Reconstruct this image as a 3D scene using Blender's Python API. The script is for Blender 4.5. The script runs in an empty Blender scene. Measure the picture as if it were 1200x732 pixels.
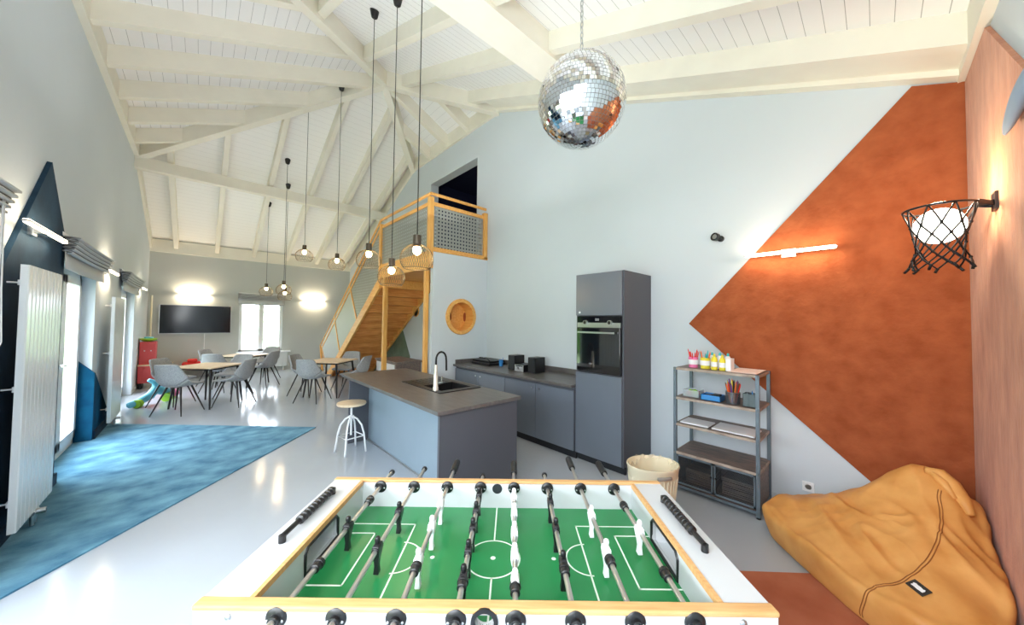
import bpy, bmesh, math, random
from mathutils import Vector, Matrix
random.seed(7)
C = bpy.context.scene.collection
PI = math.pi

# ---------------------------------------------------------------- helpers
def lin(c):
    return tuple(((x/255)/12.92 if x/255 <= .04045 else ((x/255+.055)/1.055)**2.4) for x in c)

class MB:
    """collects vertices and faces of one mesh"""
    def __init__(s): s.v = []; s.f = []
    def add(s, vs, fs):
        n = len(s.v); s.v += [tuple(v) for v in vs]; s.f += [tuple(i+n for i in f) for f in fs]; return s
    def box(s, x0, y0, z0, x1, y1, z1):
        return s.add([(x0,y0,z0),(x1,y0,z0),(x1,y1,z0),(x0,y1,z0),(x0,y0,z1),(x1,y0,z1),(x1,y1,z1),(x0,y1,z1)],
                     [(3,2,1,0),(4,5,6,7),(0,1,5,4),(1,2,6,5),(2,3,7,6),(3,0,4,7)])
    def bar(s, p, q, w, h, up=(0,0,1)):
        """rectangular bar from p to q, w wide (sideways), h high (towards up)"""
        p = Vector(p); q = Vector(q); d = (q-p).normalized(); u = Vector(up)
        r = d.cross(u)
        if r.length < 1e-5: r = d.cross(Vector((1,0,0)))
        r.normalize(); u = r.cross(d).normalized(); a = r*w/2; b = u*h/2
        return s.add([p-a-b,p+a-b,p+a+b,p-a+b,q-a-b,q+a-b,q+a+b,q-a+b],
                     [(0,1,2,3),(7,6,5,4),(0,4,5,1),(1,5,6,2),(2,6,7,3),(3,7,4,0)])
    def tube(s, pts, r, n=8, closed=False):
        pts = [Vector(p) for p in pts]; m = len(pts)
        rs = r if isinstance(r, (list, tuple)) else [r]*m
        vs = []; prev = None
        for i, p in enumerate(pts):
            a = pts[(i-1) % m] if (closed or i > 0) else p
            b = pts[(i+1) % m] if (closed or i < m-1) else p
            d = (b-a).normalized()
            if prev is None:
                x = d.cross(Vector((0,0,1)))
                if x.length < .05: x = d.cross(Vector((1,0,0)))
            else:
                x = prev - d*prev.dot(d)
            x.normalize(); prev = x; y = d.cross(x)
            for k in range(n):
                t = 2*PI*k/n; vs.append(p + (x*math.cos(t)+y*math.sin(t))*rs[i])
        fs = []
        for i in range(m if closed else m-1):
            j = (i+1) % m
            for k in range(n):
                l = (k+1) % n; fs.append((i*n+k, i*n+l, j*n+l, j*n+k))
        if not closed:
            fs.append(tuple(range(n-1,-1,-1))); fs.append(tuple((m-1)*n+k for k in range(n)))
        return s.add(vs, fs)
    def cyl(s, p, q, r, r2=None, n=16):
        return s.tube([p, q], [r, r if r2 is None else r2], n)
    def lathe(s, prof, n=24, c=(0,0,0), M=None):
        """prof: list of (r, z); revolved about local z"""
        vs = []
        for r, z in prof:
            for k in range(n):
                t = 2*PI*k/n; v = Vector((r*math.cos(t), r*math.sin(t), z))
                if M: v = M @ v
                vs.append(v+Vector(c))
        fs = []
        for i in range(len(prof)-1):
            for k in range(n):
                l = (k+1) % n; fs.append((i*n+k, i*n+l, (i+1)*n+l, (i+1)*n+k))
        if prof[0][0] > 1e-4: fs.append(tuple(range(n-1,-1,-1)))
        if prof[-1][0] > 1e-4: fs.append(tuple((len(prof)-1)*n+k for k in range(n)))
        return s.add(vs, fs)
    def ball(s, c, r, n=16, m=10, sz=1.0):
        return s.lathe([(max(1e-5, r*math.sin(PI*i/m)), -r*sz*math.cos(PI*i/m)) for i in range(m+1)], n, c)
    def prism(s, poly, ax, a, b):
        """polygon in the plane across axis ax, extruded from a to b.  x: (y,z)  y: (x,z)  z: (x,y)"""
        mk = {'x': lambda p, t: (t, p[0], p[1]), 'y': lambda p, t: (p[0], t, p[1]), 'z': lambda p, t: (p[0], p[1], t)}[ax]
        n = len(poly)
        vs = [mk(p, a) for p in poly] + [mk(p, b) for p in poly]
        return s.add(vs, [tuple(range(n)), tuple(range(2*n-1, n-1, -1))] + [(i, (i+1) % n, n+(i+1) % n, n+i) for i in range(n)])
    def holed(s, outer, holes, ax, a, b):
        """like prism with holes"""
        mk = {'x': lambda p, t: (t, p[0], p[1]), 'y': lambda p, t: (p[0], t, p[1]), 'z': lambda p, t: (p[0], p[1], t)}[ax]
        bm = bmesh.new(); es = []
        for loop in [outer]+holes:
            vv = [bm.verts.new((p[0], p[1], 0)) for p in loop]
            for i in range(len(vv)): es.append(bm.edges.new((vv[i], vv[(i+1) % len(vv)])))
        bmesh.ops.triangle_fill(bm, use_beauty=True, use_dissolve=False, edges=es)
        bm.verts.index_update()
        P = [(v.co.x, v.co.y) for v in bm.verts]; F = [tuple(v.index for v in f.verts) for f in bm.faces]; n = len(P)
        vs = [mk(p, a) for p in P]+[mk(p, b) for p in P]
        fs = F+[tuple(i+n for i in reversed(f)) for f in F]
        k = 0
        for loop in [outer]+holes:
            m = len(loop)
            fs += [(k+i, k+(i+1) % m, n+k+(i+1) % m, n+k+i) for i in range(m)]; k += m
        bm.free()
        return s.add(vs, fs)
    def build(s, name, m, parent=None, local=False, smooth=None, bevel=0, solid=0, sub=0):
        me = bpy.data.meshes.new(name)
        off = Vector((0,0,0))
        if parent is not None and not local:
            q = parent
            while q is not None: off += q.location; q = q.parent
        me.from_pydata([Vector(v)-off for v in s.v], [], s.f)
        bm = bmesh.new(); bm.from_mesh(me); bmesh.ops.recalc_face_normals(bm, faces=bm.faces); bm.to_mesh(me); bm.free()
        if smooth is not None:
            for p in me.polygons: p.use_smooth = True
            if smooth < 180: me.set_sharp_from_angle(angle=math.radians(smooth))
        me.materials.append(m)
        o = bpy.data.objects.new(name, me); C.objects.link(o)
        if parent is not None: o.parent = parent
        if solid:
            md = o.modifiers.new('s', 'SOLIDIFY'); md.thickness = solid; md.offset = 0
        if bevel:
            md = o.modifiers.new('b', 'BEVEL'); md.width = bevel; md.segments = 2; md.limit_method = 'ANGLE'
        if sub:
            md = o.modifiers.new('u', 'SUBSURF'); md.levels = sub; md.render_levels = sub
        return o

def circ(cx, cy, r, n=32, ry=None):
    return [(cx+r*math.cos(2*PI*k/n), cy+(ry or r)*math.sin(2*PI*k/n)) for k in range(n)]
def tag(o, label, cat, group=None, kind=None):
    o['label'] = label; o['category'] = cat
    if group: o['group'] = group
    if kind: o['kind'] = kind
    return o
def thing(name, label, cat, loc=(0,0,0), rz=0, group=None):
    o = bpy.data.objects.new(name, None); C.objects.link(o); o.empty_display_size = .1
    o.location = loc; o.rotation_euler = (0,0,rz)
    return tag(o, label, cat, group)
def struct(o, label=None):
    o['kind'] = 'structure'
    if label: o['label'] = label; o['category'] = o.name.split('_')[0]
    return o
def plabel(o, t): o['label'] = t; return o
def dup(root, loc, rz, label, group=None):
    def cp(o, par):
        c = o.copy(); C.objects.link(c)
        if par is not None: c.parent = par
        for ch in [x for x in bpy.data.objects if x.parent == o]: cp(ch, c)
        return c
    r = cp(root, None); r.location = loc; r.rotation_euler = (0,0,rz); r['label'] = label
    if group: r['group'] = group
    return r

# ---------------------------------------------------------------- materials
def mat(name, rgb, rough=.5, metal=0, var=0, vscale=5, bump=0, bscale=60, rgb2=None, spec=.5, stretch=None, emit=None, estr=0, alpha=1, trans=0, coat=0, detail=4, sheen=0, bdist=.004):
    m = bpy.data.materials.new(name); m.use_nodes = True; nt = m.node_tree; N = nt.nodes; L = nt.links
    b = N['Principled BSDF']; c = lin(rgb)
    b.inputs['Base Color'].default_value = (*c, 1); b.inputs['Roughness'].default_value = rough; b.inputs['Metallic'].default_value = metal
    b.inputs['Specular IOR Level'].default_value = spec; b.inputs['Coat Weight'].default_value = coat; b.inputs['Coat Roughness'].default_value = .08
    b.inputs['Alpha'].default_value = alpha; b.inputs['Transmission Weight'].default_value = trans
    if sheen: b.inputs['Sheen Weight'].default_value = sheen
    if emit is not None:
        b.inputs['Emission Color'].default_value = (*lin(emit), 1); b.inputs['Emission Strength'].default_value = estr
    tc = N.new('ShaderNodeTexCoord'); mp = N.new('ShaderNodeMapping'); L.new(tc.outputs['Object'], mp.inputs['Vector'])
    if stretch: mp.inputs['Scale'].default_value = stretch
    if var or rgb2:
        n = N.new('ShaderNodeTexNoise'); n.inputs['Scale'].default_value = vscale; n.inputs['Detail'].default_value = detail
        L.new(mp.outputs[0], n.inputs['Vector'])
        r = N.new('ShaderNodeValToRGB'); L.new(n.outputs['Fac'], r.inputs['Fac'])
        r.color_ramp.elements[0].position = .32; r.color_ramp.elements[1].position = .68
        c2 = lin(rgb2) if rgb2 else tuple(x*(1-var) for x in c)
        r.color_ramp.elements[0].color = (*c2, 1); r.color_ramp.elements[1].color = (*(c if rgb2 else tuple(min(1, x*(1+var*.6)) for x in c)), 1)
        L.new(r.outputs['Color'], b.inputs['Base Color'])
    if bump:
        n = N.new('ShaderNodeTexNoise'); n.inputs['Scale'].default_value = bscale; n.inputs['Detail'].default_value = 3
        L.new(mp.outputs[0], n.inputs['Vector'])
        bp = N.new('ShaderNodeBump'); bp.inputs['Strength'].default_value = bump; bp.inputs['Distance'].default_value = bdist
        L.new(n.outputs['Fac'], bp.inputs['Height']); L.new(bp.outputs[0], b.inputs['Normal'])
    return m
def math_node(nt, op, a, b=None):
    n = nt.nodes.new('ShaderNodeMath'); n.operation = op
    for i, x in enumerate((a, b)):
        if x is None: continue
        if isinstance(x, (int, float)): n.inputs[i].default_value = x
        else: nt.links.new(x, n.inputs[i])
    return n.outputs[0]
def boards(name, rgb, axis, pitch, gap, dark=.45, **kw):
    """painted boards with grooves every `pitch` along object axis"""
    m = mat(name, rgb, **kw); nt = m.node_tree; N = nt.nodes; L = nt.links; b = N['Principled BSDF']
    tc = N.new('ShaderNodeTexCoord'); sp = N.new('ShaderNodeSeparateXYZ'); L.new(tc.outputs['Object'], sp.inputs[0])
    f = math_node(nt, 'FRACT', math_node(nt, 'DIVIDE', sp.outputs[axis], pitch))
    g = math_node(nt, 'LESS_THAN', f, gap)
    mx = N.new('ShaderNodeMix'); mx.data_type = 'RGBA'; L.new(g, mx.inputs[0])
    c = lin(rgb); mx.inputs[6].default_value = (*c, 1); mx.inputs[7].default_value = (*(x*dark for x in c), 1)
    L.new(mx.outputs[2], b.inputs['Base Color'])
    return m
def perforated(name, rgb, au, av, pitch, rad):
    m = mat(name, rgb, rough=.5, metal=.2); nt = m.node_tree; N = nt.nodes; L = nt.links; b = N['Principled BSDF']
    tc = N.new('ShaderNodeTexCoord'); sp = N.new('ShaderNodeSeparateXYZ'); L.new(tc.outputs['Object'], sp.inputs[0])
    def d(ax): return math_node(nt, 'ABSOLUTE', math_node(nt, 'SUBTRACT', math_node(nt, 'FRACT', math_node(nt, 'DIVIDE', sp.outputs[ax], pitch)), .5))
    q = math_node(nt, 'MAXIMUM', d(au), d(av))
    L.new(math_node(nt, 'GREATER_THAN', q, rad), b.inputs['Alpha'])
    return m
def meshy(name, rgb, au, av, pitch, thick):
    """expanded metal: diagonal wires with see-through gaps"""
    m = mat(name, rgb, rough=.4, metal=.6); nt = m.node_tree; N = nt.nodes; L = nt.links; b = N['Principled BSDF']
    tc = N.new('ShaderNodeTexCoord'); sp = N.new('ShaderNodeSeparateXYZ'); L.new(tc.outputs['Object'], sp.inputs[0])
    s1 = math_node(nt, 'ADD', sp.outputs[au], sp.outputs[av]); s2 = math_node(nt, 'SUBTRACT', sp.outputs[au], sp.outputs[av])
    def w(x): return math_node(nt, 'LESS_THAN', math_node(nt, 'FRACT', math_node(nt, 'DIVIDE', x, pitch)), thick)
    L.new(math_node(nt, 'MAXIMUM', w(s1), w(s2)), b.inputs['Alpha'])
    return m

M = {}
M['wall'] = mat('wall_paint', (207,216,223), .75, var=.03, vscale=.8, bump=.08, bscale=90)
M['wall_warm'] = mat('wall_paint_far', (192,196,193), .75, var=.03, vscale=.8, bump=.08, bscale=90)
M['floor'] = mat('floor_resin', (174,182,191), .14, var=.04, vscale=1.2, spec=.55)
M['white'] = mat('white_paint', (246,241,228), .55, var=.025, vscale=3)
M['beam'] = mat('white_beam', (236,232,218), .55, var=.03, vscale=4, stretch=(1,1,1))
M['boards_y'] = boards('ceiling_boards_x', (244,244,244), 1, .115, .035, rough=.6)
M['boards_x'] = boards('ceiling_boards_y', (244,244,244), 0, .125, .035, rough=.6)
M['boards_c'] = boards('ceiling_boards_far', (246,246,243), 1, .125, .03, dark=.75, rough=.6)
M['boards_d'] = boards('ceiling_boards_side', (244,244,242), 0, .125, .03, dark=.7, rough=.6)
M['pvc'] = mat('white_frame', (238,240,242), .35)
M['orange'] = mat('rust_velour', (170,94,58), .95, rgb2=(148,76,44), vscale=7, bump=.6, bscale=22, bdist=.012, detail=12, sheen=.2, spec=.1)
M['orange_edge'] = mat('rust_edge', (150,84,50), .9)
M['orange_floor'] = mat('rust_carpet', (188,118,90), .97, rgb2=(164,94,68), vscale=3, bump=.6, bscale=300, detail=7, spec=.1)
M['blue'] = mat('blue_carpet', (108,160,184), .97, rgb2=(54,108,138), vscale=4.5, stretch=(1,1.2,1), bump=.6, bscale=60, bdist=.006, detail=12, spec=.1, sheen=.1)
M['blue_dark'] = mat('blue_velour', (34,66,90), .85, rgb2=(20,46,68), vscale=4, bump=.5, bscale=120, detail=6, spec=.3)
M['blue_mid'] = mat('blue_velour_reveal', (22,84,116), .95, rgb2=(12,62,92), vscale=5, bump=.4, bscale=200, spec=.1)
M['rad'] = mat('radiator_enamel', (222,228,230), .22, spec=.6)
M['anth'] = mat('anthracite_front', (100,108,120), .3, var=.05, vscale=2, spec=.8)
M['anth_side'] = mat('anthracite_side', (80,83,91), .45, spec=.45)
M['anth_pale'] = mat('blue_grey_panel', (138,156,170), .35, var=.08, vscale=1.5, spec=.5)
M['dark'] = mat('dark_recess', (26,30,36), .6)
M['slate'] = mat('slate_worktop', (100,97,95), .36, rgb2=(84,80,79), vscale=9, stretch=(3,.6,1), detail=8, spec=.5)
M['slate_edge'] = mat('slate_edge', (128,128,130), .4, rgb2=(92,90,92), vscale=30, detail=8)
M['pine'] = mat('pine_wood', (240,184,104), .45, rgb2=(222,156,76), vscale=5, stretch=(6,.8,6), detail=7)
M['pine_y'] = mat('pine_wood_tread', (236,168,92), .5, rgb2=(210,134,64), vscale=5, stretch=(.8,6,9), detail=7)
M['pine_p'] = mat('pine_wood_post', (238,184,104), .45, rgb2=(220,156,76), vscale=5, stretch=(8,8,.7), detail=7)
M['ply'] = mat('beech_edge', (212,168,114), .5, rgb2=(198,148,92), vscale=8, stretch=(1,12,1), detail=6)
M['oak'] = mat('oak_top', (232,212,184), .5, rgb2=(218,192,158), vscale=6, stretch=(1,8,1), detail=6)
M['oak_dark'] = mat('weathered_wood', (140,120,108), .5, rgb2=(92,86,86), vscale=7, stretch=(8,1.2,8), detail=8)
M['perf_x'] = perforated('perforated_sheet_x', (152,156,152), 0, 2, .062, .23)
M['perf_y'] = perforated('perforated_sheet_y', (150,153,148), 1, 2, .062, .2)
M['stair_infill'] = mat('grey_infill_sheet', (196,200,194), .5, alpha=.75)
M['black'] = mat('black_metal', (28,28,30), .38, metal=.3)
M['blackp'] = mat('black_plastic', (22,22,24), .35)
M['wire'] = mat('bronze_wire', (78,68,52), .35, metal=.7)
M['holder'] = mat('bronze_holder', (86,76,64), .4, metal=.6)
M['steel'] = mat('brushed_steel', (198,200,202), .28, metal=1)
M['satin'] = mat('satin_tap', (222,216,204), .35, metal=.4)
M['rod'] = mat('polished_rod', (206,206,206), .36, metal=1)
M['chrome'] = mat('chrome', (225,227,230), .1, metal=1)
M['screen'] = mat('screen_glass', (12,14,20), .1, spec=.35)
M['oven_glass'] = mat('oven_glass', (16,17,20), .03, spec=1.0, coat=1)
M['grey_fab'] = mat('grey_weave', (180,182,185), .95, rgb2=(142,146,151), vscale=90, bump=.5, bscale=320, spec=.15)
M['leather'] = mat('tan_suede', (226,168,98), .5, rgb2=(204,140,70), vscale=5, bump=.15, bscale=18, detail=6, bdist=.006, spec=.35)
M['seam'] = mat('seam_thread', (150,92,42), .7)
M['glow'] = mat('lamp_glow', (255,246,225), .5, emit=(255,232,196), estr=7)
M['bulb'] = mat('bulb_glow', (255,230,180), .5, emit=(255,214,150), estr=45)
M['globe'] = mat('globe_glow', (255,252,244), .5, emit=(255,248,232), estr=4)
M['mirror'] = mat('mirror_tile', (245,246,248), .03, metal=1)
M['ballcore'] = mat('ball_core', (150,150,148), .5)
M['red'] = mat('red_lacquer', (196,62,62), .45)
M['redtoy'] = mat('red_plastic', (222,42,32), .35)
M['green'] = mat('lime_plastic', (156,206,52), .4)
M['cyan'] = mat('cyan_plastic', (104,190,214), .4)
M['pink'] = mat('pink_plastic', (232,120,170), .4)
M['yellow'] = mat('yellow_plastic', (232,216,60), .4)
M['bluep'] = mat('blue_plastic', (52,132,200), .4)
M['teal'] = mat('teal_plastic', (44,176,188), .4)
M['paper'] = mat('white_paper', (240,242,246), .8)
M['cream'] = mat('cream_plastic', (232,222,194), .55, bump=.3, bscale=50)
M['sheer'] = mat('thin_liner', (236,226,200), .4, alpha=.35)
M['frost'] = mat('clear_plastic', (214,226,232), .2, alpha=.35)
M['gt_white'] = mat('table_white', (200,202,204), .28, spec=.5)
M['goalin'] = mat('goal_lining', (236,238,240), .5)
M['pitch'] = mat('pitch_green', (36,138,78), .3, rgb2=(28,124,66), vscale=2.5, detail=2, spec=.5)
M['line'] = mat('pitch_line', (228,240,226), .4)
M['man_w'] = mat('white_player', (240,242,244), .4)
M['man_b'] = mat('black_player', (24,24,27), .3)
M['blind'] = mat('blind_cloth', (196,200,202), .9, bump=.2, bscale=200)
M['blind_dark'] = mat('blind_shadow_cloth', (84,88,94), .9)  # dark tone that paints in the shade inside the blind
M['mural'] = mat('grey_green_panel', (116,132,112), .8, rgb2=(96,114,94), vscale=4)
M['lawn'] = mat('lawn', (142,158,120), .95, rgb2=(112,136,84), vscale=3)
M['hedge'] = mat('hedge_leaves', (96,146,54), .9, rgb2=(40,92,28), vscale=2.5, detail=9, bump=1, bscale=9, bdist=.2)
M['hedge_pale'] = mat('overexposed_leaves', (214,226,200), .9, rgb2=(170,200,150), vscale=2.5, detail=9)  # leaf colour paled to imitate overexposed daylight
M['orange_r'] = mat('rust_velour_lit', (204,136,98), .95, rgb2=(180,110,74), vscale=5, bump=.6, bscale=22, bdist=.01, detail=12, sheen=.2, spec=.1, stretch=(2.2,1,.8))  # rust velour lightened in colour to imitate more light on it
M['petal'] = mat('grey_blue_cloth', (150,166,186), .9)

glass = bpy.data.materials.new('window_glass'); glass.use_nodes = True
nt = glass.node_tree; nt.nodes.clear()
o_ = nt.nodes.new('ShaderNodeOutputMaterial'); mx = nt.nodes.new('ShaderNodeMixShader'); tr = nt.nodes.new('ShaderNodeBsdfTransparent'); gl = nt.nodes.new('ShaderNodeBsdfGlossy')
gl.inputs['Roughness'].default_value = .02; mx.inputs[0].default_value = .06
nt.links.new(tr.outputs[0], mx.inputs[1]); nt.links.new(gl.outputs[0], mx.inputs[2]); nt.links.new(mx.outputs[0], o_.inputs[0])
M['glass'] = glass

# ---------------------------------------------------------------- room shell
XL, XK, YN, YF = -1.0, 3.87, -.46, 12.7
def zA(y): return 3.47+.41*y
def zB(x): return 5.06+.4*x
def zC(y): return 8.6-.41*y
def zD(x): return 7.206-.48*x
J = (2.44, 6.256)
PK = (XK, 4.585)                       # plane A meets plane D at the kitchen wall
PQ = (XK, 7.93)                        # plane C meets plane D
PB = (XL, 2.90); PE = (XL, 9.6)

struct(MB().box(XL-.6, YN-.3, -.12, XK+.3, YF+.3, 0).build('floor', M['floor']))
# left wall: two garden doors in view and one beside the camera, and an unseen one added for daylight
T = .2
def ltop(y): return min(zA(y), 4.66, zC(y))
outer = [(YN,0),(-.1,0),(-.1,2.12),(1.45,2.12),(1.45,0),(1.75,0),(1.75,2.12),(3.3,2.12),(3.3,0),(5.27,0),(5.27,2.12),(6.84,2.12),(6.84,0),(8.75,0),(8.75,2.12),(10.35,2.12),(10.35,0),(YF,0),(YF,3.67),(9.6,4.94),(2.9,4.94),(YN,3.56)]
struct(MB().holed(outer, [], 'x', XL-T, XL).build('wall_left', M['wall']))
# kitchen wall with the loft opening
kt = [(YN,0),(YF,0),(YF,3.67),(PQ[1],5.63),(PK[1],5.63),(YN,3.56)]
struct(MB().holed(kt, [[(5.22,2.71),(7.02,2.71),(7.02,4.77),(5.22,4.77)]], 'x', XK, XK+.2).build('wall_right', M['wall']))
# dark loft room behind the opening
lr = MB(); x0, x1, y0, y1, z0, z1 = XK+.2, XK+2.0, 4.9, 7.4, 2.6, 5.0
lr.box(x1,y0,z0,x1+.05,y1,z1).box(x0,y0-.05,z0,x1,y0,z1).box(x0,y1,z0,x1,y1+.05,z1).box(x0,y0,z0-.05,x1,y1,z0).box(x0,y0,z1,x1,y1,z1+.05)
M['loft'] = mat('loft_navy', (16,24,58), .8)
struct(lr.build('wall_loft', M['loft']))
# far wall with a window
struct(MB().holed([(XL-.2,0),(XK+.2,0),(XK+.2,3.68),(XL-.2,3.68)], [[(.84,.6),(1.9,.6),(1.9,2.07),(.84,2.07)]], 'y', YF, YF+.2).build('wall_far', M['wall_warm']))
struct(MB().box(XL-.2, YN-.2, 0, XK+.2, YN, 3.56).build('wall_near', M['wall']))

OFF = .25                              # boards lie this much above the rafters' undersides
def slab(name, pts, zf, m):
    mb = MB(); n = len(pts)
    lo = [(x, y, zf(x, y)+OFF) for x, y in pts]; hi = [(x, y, z+.06) for x, y, z in lo]
    mb.add(lo+hi, [tuple(range(n)), tuple(range(2*n-1, n-1, -1))]+[(i, (i+1) % n, n+(i+1) % n, n+i) for i in range(n)])
    return struct(mb.build(name, m))
slab('ceiling', [(XL,YN),(XK,YN),PK,J,PB], lambda x, y: zA(y), M['boards_y'])
slab('ceiling_left', [PB,J,PE], lambda x, y: zB(x), M['boards_x'])
slab('ceiling_far', [PE,J,PQ,(XK,YF),(XL,YF)], lambda x, y: zC(y), M['boards_c'])
slab('ceiling_right', [J,PK,PQ], lambda x, y: zD(x), M['boards_d'])

ntrim = [0]
def trim(mb, m=None, name='trim'):
    ntrim[0] += 1
    return struct(mb.build('trim_%d' % ntrim[0], m or M['beam']))
def raft(p, q, w=.1, h=.27):
    """rafter whose underside runs from p to q"""
    p = Vector(p); q = Vector(q); mb = MB(); s = (q-p).cross(Vector((0,0,1))).normalized()*w/2; u = Vector((0,0,h))
    mb.add([p-s,p+s,p+s+u,p-s+u,q-s,q+s,q+s+u,q-s+u], [(0,1,2,3),(7,6,5,4),(0,4,5,1),(1,5,6,2),(2,6,7,3),(3,7,4,0)])
    return trim(mb)
# rafters of the near slope (run along y)
for x in (-.64, .2, 1.03, 1.86, 2.68, 3.50):
    if x < J[0]:
        ye = (zB(x)-3.47)/.41
    else:
        ye = (zD(x)-3.47)/.41
    raft((x, YN, zA(YN)+.04), (x, ye, zA(ye)+.04))
# rafters of the left slope (run along x)
for y in (3.9, 4.74, 5.58, 6.42, 7.26, 8.09, 8.92):
    xe = min((zA(y)-5.06)/.4, (zC(y)-5.06)/.4)
    raft((XL+.07, y, zB(XL+.07)), (xe, y, zB(xe)))
# rafters of the far slope
for x in (-.52, .30, 1.13, 1.96, 2.80, 3.6):
    ys = (8.6-(zB(x) if x < J[0] else zD(x)))/.41
    raft((x, ys, zC(ys)), (x, YF, zC(YF)), w=.09, h=.25)
for y in (5.5, 6.3, 7.05):
    xs = (7.206-(zA(y) if y < J[1] else zC(y)))/.48
    raft((xs, y, zD(xs)), (XK, y, zD(XK)))
# hips and valley
raft((PB[0], PB[1], 4.62), (J[0], J[1], 6.0), w=.13, h=.3)
raft((PE[0], PE[1], 4.60), (J[0], J[1], 5.98), w=.13, h=.3)
raft((J[0], J[1], 5.98), (PK[0], PK[1], 5.31), w=.13, h=.3)
raft((J[0], J[1], 5.98), (PQ[0], PQ[1], 5.31), w=.13, h=.3)
# cross beam of the far bay, purlin over the table, wall plates
trim(MB().box(XL, 9.52, 4.44, XK, 9.68, 4.66))
trim(MB().box(XL, 2.32, 4.42, XK, 2.66, 4.70))
trim(MB().box(XL, 2.9, 4.64, XL+.07, 9.6, 4.93))
trim(MB().prism([(YN,3.335),(PK[1],5.405),(PK[1],5.55),(YN,3.48)], 'x', 3.55, XK-.09))
trim(MB().prism([(YN,3.29),(PK[1],5.36),(PK[1],5.62),(YN,3.55)], 'x', XK-.09, XK-.001))
trim(MB().prism([(PK[1],5.34),(PQ[1],5.34),(PQ[1],5.75),(PK[1],5.75)], 'x', XK-.05, XK-.001))
trim(MB().prism([(PQ[1],5.32),(YF,3.37),(YF,3.65),(PQ[1],5.6)], 'x', XK-.05, XK-.001))
trim(MB().box(XL, YN, 3.29, XK, YN+.05, 3.62))
trim(MB().box(XL, YF-.06, 3.30, XK, YF, 3.62))
trim(MB().prism([(9.6,4.62),(YF,3.35),(YF,3.6),(9.6,4.9)], 'x', XL, XL+.04))
# skirting boards
struct(MB().box(XL, 7.9, 0, XL+.012, 8.75, .07).box(XL, 10.35, 0, XL+.012, YF, .07).build('baseboard_left', M['wall_warm']))
struct(MB().box(XL, YF-.012, 0, XK, YF, .07).build('baseboard_far', M['wall_warm']))
struct(MB().box(XK-.012, YN, 0, XK, 1.6, .06).build('baseboard_right', M['wall']))

# garden doors (glazed double doors in white frames)
def garden_door(k, y0, y1):
    X0, X1 = XL-.19, XL-.12
    f = MB(); z1 = 2.12; w = .07
    f.box(X0,y0,.0,X1,y0+w,z1).box(X0,y1-w,0,X1,y1,z1).box(X0,y0,z1-w,X1,y1,z1).box(X0,y0,0,X1,y1,.1)
    o = struct(f.build('door_%d' % k, M['pvc'], bevel=.006))
    ym = (y0+y1)/2
    lf = MB()
    for a, b in ((y0+w, ym-.003), (ym+.003, y1-w)):
        lf.box(X0+.01,a,.1,X1+.02,a+.09,z1-w).box(X0+.01,b-.09,.1,X1+.02,b,z1-w).box(X0+.01,a,.1,X1+.02,b,.2).box(X0+.01,a,z1-w-.09,X1+.02,b,z1-w)
    lf.build('door_leaf', M['pvc'], o, bevel=.004)
    g = MB().box(X0+.03,y0+.16,.2,X0+.035,ym-.09,z1-w-.09).box(X0+.03,ym+.09,.2,X0+.035,y1-.16,z1-w-.09)
    g.build('pane', M['glass'], o)
    h = MB().cyl((X1+.02,ym-.05,1.05),(X1+.06,ym-.05,1.05),.011).bar((X1+.06,ym-.05,1.05),(X1+.06,ym-.17,1.05),.018,.02)
    h.build('door_handle', M['steel'], o)
garden_door(1, 5.27, 6.84); garden_door(2, 8.75, 10.35); garden_door(3, 1.75, 3.3); garden_door(4, -.1, 1.45)  # the last door is unseen, added to let in more daylight
# far window
w = MB(); a, b, z0, z1 = .84, 1.9, .6, 2.07
w.box(a,YF+.05,z0,a+.07,YF+.12,z1).box(b-.07,YF+.05,z0,b,YF+.12,z1).box(a,YF+.05,z0,b,YF+.12,z0+.07).box(a,YF+.05,z1-.07,b,YF+.12,z1).box((a+b)/2-.06,YF+.05,z0,(a+b)/2+.06,YF+.13,z1)
wo = struct(w.build('window_1', M['pvc'], bevel=.005))
MB().box(a+.07,YF+.08,z0+.07,b-.07,YF+.085,z1-.07).build('pane', M['glass'], wo)
MB().box(a-.05,YF-.05,z0-.03,b+.05,YF+.05,z0).build('window_sill', M['pvc'], wo, bevel=.004)

# outside: lawn and hedges
struct(MB().box(-30,-20,-.3,-1.3,40,-.15).box(-1.3,13.0,-.3,30,40,-.15).build('ground', M['lawn']))
def hedge(name, label, x0, y0, x1, y1, h, m='hedge'):
    mb = MB(); d = Vector((x1-x0, y1-y0, 0)); nrm = Vector((-d.y, d.x, 0)).normalized(); n = int(d.length/.5); r = random.Random(3)
    rows = 8; vs = []
    for i in range(n+1):
        for j in range(rows+1):
            p = Vector((x0,y0,-.15))+d*i/n; t = j/rows
            p.z += h*t+(r.random()-.5)*.25*(j > 0); p += nrm*((r.random()-.5)*.6+math.sin(i*.7+j)*.25)
            vs.append(p)
    fs = [(i*(rows+1)+j, (i+1)*(rows+1)+j, (i+1)*(rows+1)+j+1, i*(rows+1)+j+1) for i in range(n) for j in range(rows)]
    o = mb.add(vs, fs).build(name, M[m], smooth=180)
    tag(o, label, 'hedge')
hedge('garden_hedge', 'tall green hedge growing beyond the garden doors', -9, -12, -9, 15, 3.0)
hedge('garden_hedge', 'green hedge growing outside the far window', -6, 24, 14, 24, 2.2, 'hedge_pale')

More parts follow.
